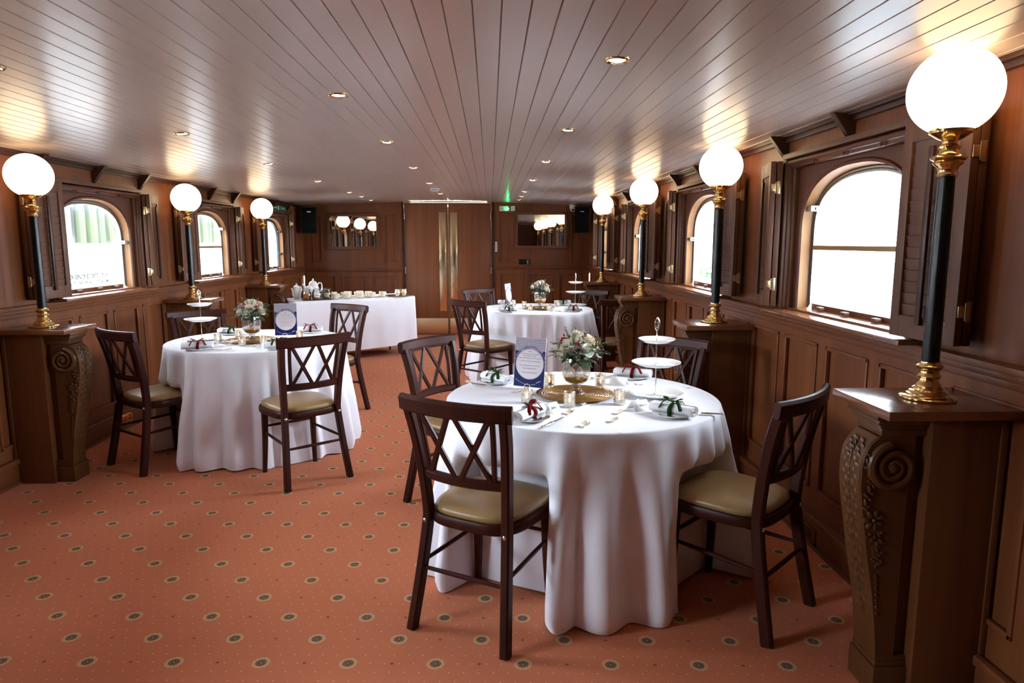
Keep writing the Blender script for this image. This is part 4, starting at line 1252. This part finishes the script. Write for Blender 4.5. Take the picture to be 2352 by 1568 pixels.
def make_votive():
    r = thing('votive_holder', 'x', 'candle holder')
    m = MB(); m.lathe([(0, 0), (.0235, 0), (.0255, .002), (.0255, .062), (.0245, .063), (.0232, .061), (.0228, .008), (0, .006)], 28); m.build('glass_cup', VOTG, r)
    m = MB(); m.lathe([(0, .0085), (.0195, .0085), (.0200, .022), (.0185, .0225)], 20); m.build('tin_cup', WAXM, r)
    m = MB(); m.lathe([(0, .010), (.0183, .010), (.0183, .021), (.004, .0205), (0, .020)], 20); c = m.build('candle', CANDLE, r)
    m = MB(); m.lathe([(0, .0225), (.0024, .025), (.0030, .029), (.0018, .035), (0, .040)], 10); m.build('flame', FLAME, c)
    return r
def plate_pts(R, h, well): return [(0, .002), (well, .002), (well+.006, .005), (R-.004, h), (R, h+.001), (R-.001, h-.002), (well+.01, .001), (well, 0), (0, 0)]
def sq(a, r): return 1-.018*(r > .04)*(1+cos(8*a))*.5
def make_stand():
    r = thing('cake_stand', 'x', 'cake stand')
    for z, R in ((0, .125), (.138, .11), (.243, .082)):
        m = MB(); m.lathe([(a, b+z) for a, b in plate_pts(R, .017, R*.62)], 48, wob=sq); m.build('plate', PORC, r)
    m = MB(); m.lathe([(.006, .002), (.006, .008), (.003, .012), (.0028, .13), (.006, .134), (.006, .147), (.0028, .15), (.0028, .238), (.006, .240), (.006, .252), (.003, .258), (.003, .300), (.0, .302)], 12); m.build('rod', SILVER, r)
    m = MB(); m.tube([(.012*cos(a)*.8, 0, .323+.026*sin(a)) for a in [2*pi*k/20 for k in range(20)]], .0034, 8, closed=True); m.ball((0, 0, .352), .005, 8, 6); m.tube([(.006*cos(a), 0, .322+.012*sin(a)) for a in [2*pi*k/12 for k in range(12)]], .002, 6, closed=True); m.build('handle', SILVER, r)
    return r
def make_side_plate():
    r = thing('side_plate', 'x', 'plate')
    m = MB(); m.lathe(plate_pts(.082, .012, .05), 44, wob=sq); m.build('china', PORC, r)
    m = MB(); m.lathe([(.0815, .0128), (.0822, .0126), (.0822, .0136), (.0815, .0138)], 44, wob=sq); m.build('gilt_line', SILVER, r)
    return r
def make_napkin(ribbon, seed):
    """rolled along x, resting at z=0"""
    r = thing('rolled_napkin', 'x', 'napkin'); L = .185; A, B = .030, .022; rr = random.Random(seed)
    # spiral roll
    N = 110; turns = 4.2; prof = []
    for k in range(N+1):
        t = k/N; a = t*turns*2*pi; q = .18+.82*t; prof.append((A*q*cos(a), B*q*sin(a)+B+.0))
    m = MB(); vs = []; th = .0016
    xs = [-L/2, -L/2+.004, -L*.2, L*.2, L/2-.004, L/2]
    for i, x in enumerate(xs):
        off = [.96, 1, 1.0, 1.0, 1, .96][i]
        for (y, z) in prof:
            d = Vector((y/A, (z-B)/B)); 
            vs.append((x+.004*d.x, y*off, B+(z-B)*off))
    fs = []
    for i in range(len(xs)-1):
        for k in range(N): fs.append((i*(N+1)+k, i*(N+1)+k+1, (i+1)*(N+1)+k+1, (i+1)*(N+1)+k))
    m.add(vs, fs)
    o = m.build('linen', NAPK, r, recalc=False, ang=180); md = o.modifiers.new('s', 'SOLIDIFY'); md.thickness = .0022; md.offset = 0
    m = MB(); m.tube([(x, .001, B) for x in (-L/2+.012, 0, L/2-.012)], B*.9, 16, flat=1.0); m.build('fold', NAPK, o)
    # ribbon band, knot, loops, tails
    mat = RED if ribbon == 'red' else GREENR
    m = MB(); band = []
    for k in range(29):
        a = 2*pi*k/28; band.append(Vector((.004*sin(a), (A+.0022)*cos(a), B+(B+.0018)*sin(a))))
    m.sweep(band, [(-.007, -.0006), (.007, -.0006), (.007, .0006), (-.007, .0006)], up=(0, 0, 1) if False else (.0, .0, 1.0), caps=False) if False else None
    vs = []
    for p in band:
        for dx in (-.0085, .0085): vs.append(p+Vector((dx, 0, 0)))
    m.add(vs, [(2*k, 2*k+1, 2*k+3, 2*k+2) for k in range(28)])
    ztop = 2*B+.002
    def strip(P, w=.0055):
        vs = []
        for i, p in enumerate(P):
            p = Vector(p); t = (Vector(P[min(i+1, len(P)-1)])-Vector(P[max(i-1, 0)])).normalized(); s = t.cross(Vector((0, 0, 1))).normalized()
            vs += [p+s*w, p-s*w]
        m.add(vs, [(2*k, 2*k+1, 2*k+3, 2*k+2) for k in range(len(P)-1)])
    for sg in (-1, 1):
        strip([(sg*(.002+.034*sin(pi*t)), .006*sin(2*pi*t), ztop+.003+.020*sin(pi*t*1.0)*(1-t*.3)) for t in [k/10 for k in range(11)]], .0075)
        strip([(sg*(.004+.045*t), -sg*.0-.032*t*(1 if sg > 0 else .9), ztop+.004+.012*sin(pi*t)-(.026*t*t)) for t in [k/8 for k in range(9)]], .0075)
    o = m.build('ribbon', mat, r, recalc=False, ang=180); md = o.modifiers.new('s', 'SOLIDIFY'); md.thickness = .0012
    m = MB()
    for i in range(3): sprig(m, (-.012+.01*i, 0, ztop+.005), (1 if i != 1 else -1, .3-.3*i, .32), .055, seed*9+i, 16, .016, .003, .3)
    m.build('rosemary', LEAF, r, recalc=False, ang=180)
    return r
def make_knife():
    r = thing('table_knife', 'x', 'knife')
    m = MB()
    m.lathe([(0, -.1), (.004, -.099), (.0065, -.093), (.0045, -.087), (.0048, -.06), (.0065, -.03), (.0045, -.022), (.006, -.017), (.004, -.012)], 12, T(0, 0, .0065) @ RY(pi/2) @ SC(.75, 1.25, 1)); m.build('handle', SILVER, r)
    m = MB(); m.prism([(-.014, -.003), (-.014, .004), (.0, .0062), (.07, .0058), (.092, .002), (.096, -.004), (.0, -.0045)], .0056, .0068, 2); m.build('blade', SILVER, r)
    return r
def make_card(txt, seed):
    r = thing('name_card', 'x', 'place card'); w, h, d = .082, .038, .030
    m = MB(); m.add([(-w/2, -d, 0), (w/2, -d, 0), (w/2, 0, h), (-w/2, 0, h), (w/2, d, 0), (-w/2, d, 0)], [(0,1,2,3), (3,2,4,5)])
    o = m.build('folded_card', PAPER, r, recalc=False); md = o.modifiers.new('s', 'SOLIDIFY'); md.thickness = .0006
    a = atan2(h, d)
    if txt: text_part(txt, .0165, TEXTB, o, T(.010, -d*.5-.0008, h*.5+.0008) @ RX(a), shear=.15)
    m = MB()
    for k in range(7):
        q = 2*pi*k/7; m.lathe([(0, 0), (.0016, 0)], 8, T(-.024, -d*.5-.0008, h*.5+.0008) @ RX(a) @ T(.007*cos(q), .007*sin(q), 0))
    if txt: m.build('printed_wreath', MATS.get('ink_blue') or simple('ink_blue', C(60,64,130), .7), o, recalc=False)
    return r
LINES = [('Menu', .0085, .168), ('Cucumber and Cream Cheese Triangles', .0062, .156), ('Egg and Watercress Fingers', .0062, .147), ('Chicken and Lemon Mayonnaise with Rocket and Salad', .0056, .136), ('Toast with a Soft Jam, Roast Beef and Horseradish', .0056, .122),
         ('*  *  *', .006, .113), ('Scones with Blueberry Jam and Clotted Cream', .0056, .101), ('Chocolate and Raisin Brownies', .0062, .088), ('*', .006, .079), ('Fruit Skewers with Vanilla Syrup', .0062, .068)]
def make_menu():
    r = thing('menu_card', 'x', 'menu'); w, h = .156, .232
    tilt = RX(radians(-8))
    m = MB(); m.box((-w/2, -.0012, 0), (w/2, .0012, h)); o = m.build('printed_board', MENU, r); o.rotation_euler = (radians(-7), 0, 0)
    b = MB(); b.box((-w/2-.0012, -.0010, -.0012), (w/2+.0012, .0016, h+.0012)); e = b.build('card_edge', PAPER, r); e.rotation_euler = (radians(-7), 0, 0)
    RT_ = Matrix(((1,0,0,0),(0,0,-1,0),(0,1,0,0),(0,0,0,1)))
    join_text([(t_, s_*.95, T(0, -.0014, z) @ RT_, .12) for t_, s_, z in LINES], TEXTB, o)
    m = MB(); m.tube([(x, -.0015, .026-.016*(1-(x/.075)**2)*1.0+.012*(x/.075)**2) for x in [-.07+.14*k/16 for k in range(13)]], .0006, 5); m.tube([(.040, -.0016, .0215), (.062, -.0016, .031)], .0028, 8, flat=.2); m.build('knife_drawing', TEXTW, o)
    return r
def make_holder():
    r = thing('card_holder', 'x', 'menu holder')
    m = MB(); m.ball((0, 0, .009), (.020, .016, .010), 16, 10); m.build('base', SILVER, r)
    m = MB(); m.tube([(.015*cos(a), 0, .033+.015*sin(a)) for a in [2*pi*k/24 for k in range(24)]], .0016, 8, closed=True); m.tube([(0, 0, .012), (0, 0, .019)], .003, 8); m.build('ring', SILVER, r)
    return r
def make_petal(seed):
    rr = random.Random(seed); r = MB(); L = .046; W = .038
    def P(u, v):
        x = (v-.5)*L; w = W*.5*sin(pi*(.12+.8*v))**.6; y = (u-.5)*2*w
        return (x, y, .002+.006*((u-.5)*2)**2*(.3+v)+.004*(v-.3)**2*3+.0015*sin(9*u+seed))
    r.grid(P, 8, 8); return r
def make_star():
    m = MB(); n = 10; pts = [((.026 if k % 2 == 0 else .011)*cos(2*pi*k/n), (.026 if k % 2 == 0 else .011)*sin(2*pi*k/n)) for k in range(n)]
    m.prism(pts, .0, .0022, 2); return m

P_ = {'charger': make_charger(), 'vase': make_vase(), 'bouquet': make_bouquet(1), 'votive': make_votive(), 'stand': make_stand(), 'plate': make_side_plate(),
      'nred': make_napkin('red', 1), 'ngreen': make_napkin('green', 2), 'knife': make_knife(), 'menu': make_menu(), 'holder': make_holder(), 'cardH': make_card('Harry', 1), 'cardI': make_card('Julia', 2), 'card0': make_card('', 3)}
USED = set()
def put(key, x, y, rz, label, group=None, z=TZ):
    o = P_[key]
    if key in USED: o = dup(o, (0, 0, 0))
    USED.add(key)
    o.location = (x, y, z); o.rotation_euler = (0, 0, rz); o['label'] = label
    if group: o['group'] = group
    elif 'group' in o: del o['group']
    return o
R_ = radians
DAT = [
 dict(ch=(.383, 3.022), va=(.388, 3.028), st=(.745, 3.00), vo=[(.157, 2.885, 'in front of the menu card'), (.333, 2.805, 'at the front edge of the gold charger'), (.552, 2.842, 'between the gold charger and the cake stand'), (.526, 3.19, 'behind the charger beside the vase'), (.284, 3.22, 'half hidden behind the menu card')],
      me=(.18, 3.165, -28), ho=(.166, 3.045, -28),
      pl=[(.152, 2.60, 'red', 56, 'at the frontmost chair'), (.03, 3.30, 'green', -50, 'beside the menu card'), (.725, 3.40, 'red', -22, 'behind the cake stand'), (.728, 2.64, 'green', -42, 'beside the Harry card')],
      kn=[(.245, 2.54, 56, 'silver knife lying beside the red ribboned plate closest to the viewer'), (-.01, 3.21, -31, 'silver knife lying before the green ribboned plate by the menu card'), (.59, 3.415, 30, 'silver knife beside the red ribboned plate behind the cake stand'), (.835, 2.655, 168, 'silver knife end poking out from the napkin beside the Harry card')],
      ca=[('cardI', .240, 2.715, 38, 'white folded place card half hidden by the red ribboned napkin'), ('cardH', .615, 2.748, 28, 'white folded place card reading Harry'), ('card0', .625, 3.24, -30, 'white folded place card seen from behind, next to the back votive')],
      pe=[(.356, 2.496, .3, 'in the middle of the front edge'), (.475, 2.557, .1, 'beside the cloth seam at the front'), (.52, 2.683, .2, 'in front of the Harry card'), (.318, 2.69, 2.4, 'beside the half hidden place card'), (.548, 3.125, .8, 'behind the charger rim'), (.392, 2.83, 1.5, 'touching the front votive'), (-.101, 3.291, .9, 'at the end of the knife by the menu card'), (.119, 3.071, .0, 'under the menu card corner'), (.64, 2.855, .4, 'before the cake stand')],
      sr=[(.726, 3.249, .3, 'behind the cake stand'), (.944, 3.169, .1, 'near the far edge beyond the cake stand')]),
 dict(ch=(-1.675, 4.80), va=(-1.665, 4.79), st=(-2.03, 4.83), vo=[(-1.876, 4.72, 'beside the place card'), (-1.66, 4.575, 'in front of the gold charger'), (-1.53, 4.612, 'at the charger edge by the chair back'), (-1.353, 4.855, 'beside the silver menu holder'), (-1.80, 4.90, 'behind the vase')],
      me=(-1.50, 5.03, 12), ho=(-1.455, 4.845, 12),
      pl=[(-1.885, 4.41, 'red', 22, 'at the escape window chair'), (-1.945, 5.14, 'green', -12, 'behind the vase'), (-1.375, 5.22, 'red', 18, 'at the buffet'), (-1.385, 4.43, 'green', 40, 'behind the chair back')],
      kn=[(-1.85, 4.40, 38, 'silver knife by the red ribboned napkin near the place card, table by the buffet'), (-1.835, 5.08, -28, 'silver knife beside the green ribboned plate behind the vase')],
      ca=[('cardI', -1.845, 4.545, 22, 'white folded place card before the votive on the buffet side table')],
      pe=[(-1.761, 4.602, .3, 'beside the middle votive'), (-1.679, 4.382, .1, 'at the front edge'), (-1.55, 4.50, .5, 'near the chair back'), (-1.233, 5.113, .2, 'near the chair before the buffet')],
      sr=[]),
 dict(ch=(.52, 7.06), va=(.52, 7.07), st=(.925, 7.36), vo=[(.364, 7.22, 'behind the charger toward the doors'), (.406, 6.85, 'in front of the charger by the chair side'), (.595, 6.865, 'in front of the charger by the napkin'), (.724, 7.235, 'behind the charger by the cake stand'), (.225, 7.285, 'at the foot of the menu card')],
      me=(.215, 7.39, 66), ho=(.272, 7.375, 66),
      pl=[(.182, 7.565, 'red', -10, 'behind the menu card'), (.179, 6.72, 'green', 22, 'at the tan seated chair'), (.80, 7.50, 'green', 10, 'before the cake stand'), (.83, 6.76, 'red', -8, 'at the shadowed chair')],
      kn=[(.29, 6.70, 35, 'silver knife beside the green ribboned napkin near the tan seated chair')],
      ca=[('card0', .66, 6.80, 12, 'white folded place card before the red ribboned napkin near the doors')],
      pe=[(.084, 6.85, .3, 'near the tan seated chair'), (.451, 6.579, .1, 'at the front edge'), (.639, 6.743, .5, 'before the folded card')], sr=[])]
for k, D in enumerate(DAT):
    w = ', '+nm(k)
    put('charger', *D['ch'], 0, 'ridged gold glass charger plate under the vase'+w, 'gold charger plates')
    put('vase', *D['va'], [0, .6, .3][k], 'mercury glass goblet vase with copper stars'+w, 'goblet vases', TZ+.007)
    put('bouquet', D['va'][0], D['va'][1], [0, .9, 2.2][k], 'cream roses with rosemary and red berries in the vase'+w, 'rose arrangements', TZ+.007+.158)
    put('stand', *D['st'], [.2, .9, 1.3][k], 'three tier white china cake stand'+w, 'three tier cake stands')
    for x, y, l in D['vo']: put('votive', x, y, x*9, 'lit glass votive '+l+w, 'lit votive candles')
    me_ = put('menu', D['me'][0], D['me'][1], R_(D['me'][2]), 'navy and white printed menu card standing'+w, 'menu cards', TZ+.008)
    put('holder', *D['ho'][:2], R_(D['ho'][2]), 'small silver ring menu holder before the menu card'+w, 'silver menu holders')
    for x, y, col, a, l in D['pl']:
        put('plate', x, y, R_(a), 'side plate under the %s ribboned napkin %s' % (col, l)+w, 'side plates')
        put('nred' if col == 'red' else 'ngreen', x, y, R_(a), '%s ribboned napkin %s' % (col, l)+w, 'rolled napkins', TZ+.006)
    for x, y, a, l in D['kn']: put('knife', x, y, R_(a), l, 'silver knives')
    for key, x, y, a, l in D['ca']: put(key, x, y, R_(a), l, 'place cards')
    for i, (x, y, a, l) in enumerate(D['pe']):
        o = make_petal(i+k*10).build('rose_petal', PETAL, recalc=False, ang=180); o.location = (x, y, TZ); o.rotation_euler = (0, 0, a*3)
        tag(o, 'loose cream rose petal '+l+w, 'petal', 'scattered rose petals')
    for x, y, a, l in D['sr']:
        o = make_star().build('paper_star', PAPER); o.location = (x, y, TZ); o.rotation_euler = (0, 0, a)
        tag(o, 'flat pale star '+l+w, 'star')

# ================================================================== BUFFET THINGS
def lathe_thing(name, pts, mat, seg=32, wob=None): pass
def make_teapot(h):
    r = thing('teapot', 'x', 'teapot')
    k = h/.20
    def w8(a, q): return 1-.03*(1+cos(8*a))*.5
    m = MB(); m.lathe([(0, 0), (.040*k, 0), (.043*k, .006*k), (.040*k, .012*k), (.056*k, .035*k), (.063*k, .065*k), (.058*k, .10*k), (.046*k, .130*k), (.042*k, .142*k), (.044*k, .148*k), (.040*k, .150*k), (.038*k, .140*k)], 32, wob=w8); m.build('body', PORC, r)
    m = MB(); m.lathe([(.043*k, .148*k), (.040*k, .155*k), (.028*k, .168*k), (.012*k, .176*k), (.006*k, .180*k), (.007*k, .184*k), (.010*k, .189*k), (.010*k, .193*k), (.005*k, .198*k), (0, .201*k)], 24); m.build('lid', PORC, r)
    m = MB(); m.tube(bez([(-.05*k, 0, .035*k), (-.078*k, 0, .055*k), (-.083*k, 0, .09*k), (-.090*k, 0, .125*k), (-.106*k, 0, .142*k)], 4), [.017*k-.0006*k*i for i in range(17)], 12); m.build('spout', PORC, r)
    m = MB(); m.tube(bez([(.044*k, 0, .130*k), (.062*k, 0, .152*k), (.086*k, 0, .145*k), (.090*k, 0, .105*k), (.075*k, 0, .065*k), (.056*k, 0, .050*k)], 4), .0058*k, 10); m.build('handle', PORC, r)
    return r
tp = make_teapot(.205)
tp.location = bpos(.155, .42); tp.rotation_euler = (0, 0, BA+.6); tp.scale = (.92,)*3; tp['label'] = 'white china teapot with curved spout at the very end of the buffet'; tp['group'] = 'china teapots'
dup(tp, bpos(.275, .30), BA+1.9, 'white china teapot half hidden behind the tea jars', 'china teapots', .92)
dup(tp, bpos(.385, .50), BA-.1, 'tall white china coffee pot behind the tea jars', 'china teapots', 1.16)
def make_jar(fill, lab, txt):
    r = thing('storage_jar', 'x', 'jar')
    out = [(0, 0), (.040, 0), (.045, .005), (.049, .03), (.047, .062), (.038, .080), (.036, .086), (.040, .090), (.040, .094)]
    m = MB(); m.lathe(out+[(.034, .094), (.034, .084), (.044, .060), (.046, .03), (.042, .008), (0, .006)], 32); m.build('glass_body', GLASS, r)
    m = MB(); m.lathe([(0, .008), (.040, .008), (.0445, .03), (.0435, .050), (0, .052)], 24); m.build('tea', fill, r)
    m = MB(); m.lathe([(.034, .096), (.041, .096), (.041, .101), (.036, .106), (.012, .108), (0, .108)], 28); l = m.build('lid', GLASS, r)
    m = MB(); m.tube([(.041*cos(a), .041*sin(a), .093) for a in [2*pi*k/24 for k in range(24)]], .0013, 6, closed=True); m.tube([(.02, -.042, .085), (.0, -.050, .093), (-.02, -.042, .102)], .0013, 6); m.build('wire_clip', SILVER, r)
    vs = []; W = .55; N = 8
    for j, z in enumerate((.022, .062)):
        for i in range(N+1):
            a = -pi/2+(i/N-.5)*2*W; rr_ = (.0500 if j == 0 else .0480)
            vs.append((rr_*cos(a), rr_*sin(a), z))
    m = MB(); m.add(vs, [(i, i+1, N+2+i, N+1+i) for i in range(N)]); l = m.build('paper_label', lab, r, recalc=False)
    if txt: text_part(txt, .020, TEXTB, l, T(0, -.0508, .042) @ RX(pi/2))
    return r
m = MB(); m.box((-.17, -.06, 0), (.17, .06, .008), .003); o = m.build('serving_board', BOARD); o.location = bpos(.29, .075, TZ); o.rotation_euler = (0, 0, BA-.12)
tag(o, 'thin wooden board under the three tea jars', 'board')
for fill, lab, txt, u, v, rz, l in ((TEA, KRAFT, 'Tea', .165, .085, -.3, 'clip-top glass jar of brown tea with a kraft label'), (simple('sugar', C(200,188,176), .8), PAPER, 'peef', .292, .088, -.3, 'clip-top glass jar with a white handwritten label, middle of three'), (HERB, simple('green_label', C(176,168,134), .8), 'o', .418, .108, -.3, 'clip-top glass jar of green herbal tea')):
    j = make_jar(fill, lab, txt); j.location = bpos(u, v, TZ+.008); j.rotation_euler = (0, 0, BA+rz); j.scale = (1.22,)*3; j['label'] = l; j['group'] = 'tea jars on the buffet'
def make_cup():
    m = MB(); m.lathe([(0, 0), (.020, 0), (.021, .004), (.032, .018), (.038, .040), (.041, .056), (.0395, .056), (.036, .040), (.030, .020), (0, .008)], 28)
    c = m.build('bowl', CREAM, None); r = thing('teacup', 'x', 'cup'); c.parent = r
    m = MB(); m.tube(bez([(.036, 0, .046), (.052, 0, .052), (.059, 0, .040), (.050, 0, .024), (.034, 0, .020)], 4), .0026, 8); m.build('handle', CREAM, r)
    return r
cup0 = make_cup(); sau0 = None; first = True
m = MB(); m.lathe([(0, .002), (.022, .002), (.026, .004), (.058, .012), (.064, .014), (.064, .012), (.030, 0), (0, 0)], 32); sau0 = m.build('saucer', CREAM); sau0['category'] = 'saucer'
rows = [('front', .075, [.52, .665, .83, .98, 1.125]), ('middle', .215, [.49, .68, .85, .995]), ('back', .35, [.58, .77, .93])]
ordn = ['first', 'second', 'third', 'fourth', 'fifth']
for rn, v, us in rows:
    for i, u in enumerate(us):
        p = bpos(u, v, TZ); q = (p[0], p[1], TZ+.004)
        cl = 'cream teacup in the %s row, %s counting from the tea jars' % (rn, ordn[i]); sl = 'cream saucer under the cup in the %s row, %s counting from the tea jars' % (rn, ordn[i])
        if first: c, s_ = cup0, sau0; first = False
        else: c = dup(cup0, (0,0,0)); s_ = sau0.copy(); COL.objects.link(s_)
        c.location = q; c.rotation_euler = (0, 0, BA+.35); c.scale = (1.13,)*3; c['label'] = cl; c['group'] = 'teacups on the buffet'
        s_.location = p; s_['label'] = sl; s_['group'] = 'saucers on the buffet'
pc = bpos(1.37, .12, TZ)
put('charger', pc[0], pc[1], 0, 'gold charger plate under the two cream jugs on the buffet', 'gold charger plates', TZ)
def make_jug():
    r = thing('cream_jug', 'x', 'jug')
    m = MB(); m.lathe([(0, 0), (.020, 0), (.022, .005), (.020, .010), (.032, .026), (.035, .042), (.030, .058), (.025, .066), (.027, .078), (.025, .078), (.022, .066), (.03, .04), (0, .012)], 28); m.build('body', CREAM, r)
    m = MB(); m.tube(bez([(.025, 0, .072), (.045, 0, .078), (.052, 0, .055), (.034, 0, .035)], 5), .003, 8); m.build('handle', simple('gilt_handle', C(214,170,96), .25, .3), r)
    m = MB(); m.prism([(-.028, -.0), (-.036, .0), (-.024, .0)], 0, .001, 2) if False else m.tube([(-.022, 0, .068), (-.030, 0, .077), (-.034, 0, .080)], [.010, .007, .003], 8); m.build('lip', CREAM, r)
    return r
jg = make_jug(); jp = bpos(1.335, .09, TZ+.007); jg.location = jp; jg.rotation_euler = (0, 0, BA+.1); jg['label'] = 'small cream jug on the gold charger, next to the cups'; jg['group'] = 'cream jugs'
jp = bpos(1.425, .085, TZ+.007); dup(jg, jp, BA+pi-.1, 'small cream jug on the gold charger, at the outer buffet end', 'cream jugs')
# ================================================================== LIGHT, CAMERA
W = bpy.data.worlds.new('World'); S.world = W; W.use_nodes = True
bg = W.node_tree.nodes['Background']; bg.inputs[0].default_value = (.80, .90, 1.04, 1); bg.inputs[1].default_value = 30.0
# daylight portals at the window openings guide the sky sampling
for sd in ('right', 'left'):
    X, s = SIDES[sd]; z0, z1 = WZ[sd]
    for yc in WIN[sd]:
        L = bpy.data.lights.new('daylight_portal', 'AREA'); L.shape = 'RECTANGLE'; L.size = .95; L.size_y = .74
        L.cycles.is_portal = True
        o = bpy.data.objects.new('daylight_portal', L); COL.objects.link(o)
        o.location = (X+s*.13, yc, (z0+z1)/2); o.rotation_euler = (0, radians(90)*s, 0)
        o.rotation_euler = Vector((-s, 0, 0)).to_track_quat('-Z', 'Z').to_euler()
cam = bpy.data.cameras.new('camera'); cam.sensor_width = 36; cam.sensor_fit = 'HORIZONTAL'; cam.lens = 24.0; cam.clip_start = .05; cam.clip_end = 300
co = bpy.data.objects.new('camera', cam); COL.objects.link(co)
F_ = 1568.; PI_ = math.atan(229/F_); YAW = math.atan(51/F_*cos(PI_))
co.location = (0, 0, 1.44); co.rotation_euler = (pi/2-PI_, 0, -YAW)
S.camera = co
S.render.engine = 'CYCLES'
S.view_settings.view_transform = 'Standard'; S.view_settings.look = 'None'; S.view_settings.gamma = 1; S.view_settings.use_curve_mapping = False
S.view_settings.exposure = 1.0
cy = S.cycles
cy.use_denoising = True; cy.max_bounces = 9; cy.diffuse_bounces = 4; cy.glossy_bounces = 4; cy.transmission_bounces = 4; cy.transparent_max_bounces = 12
cy.sample_clamp_indirect = 6; cy.caustics_reflective = False; cy.caustics_refractive = False; cy.blur_glossy = .5
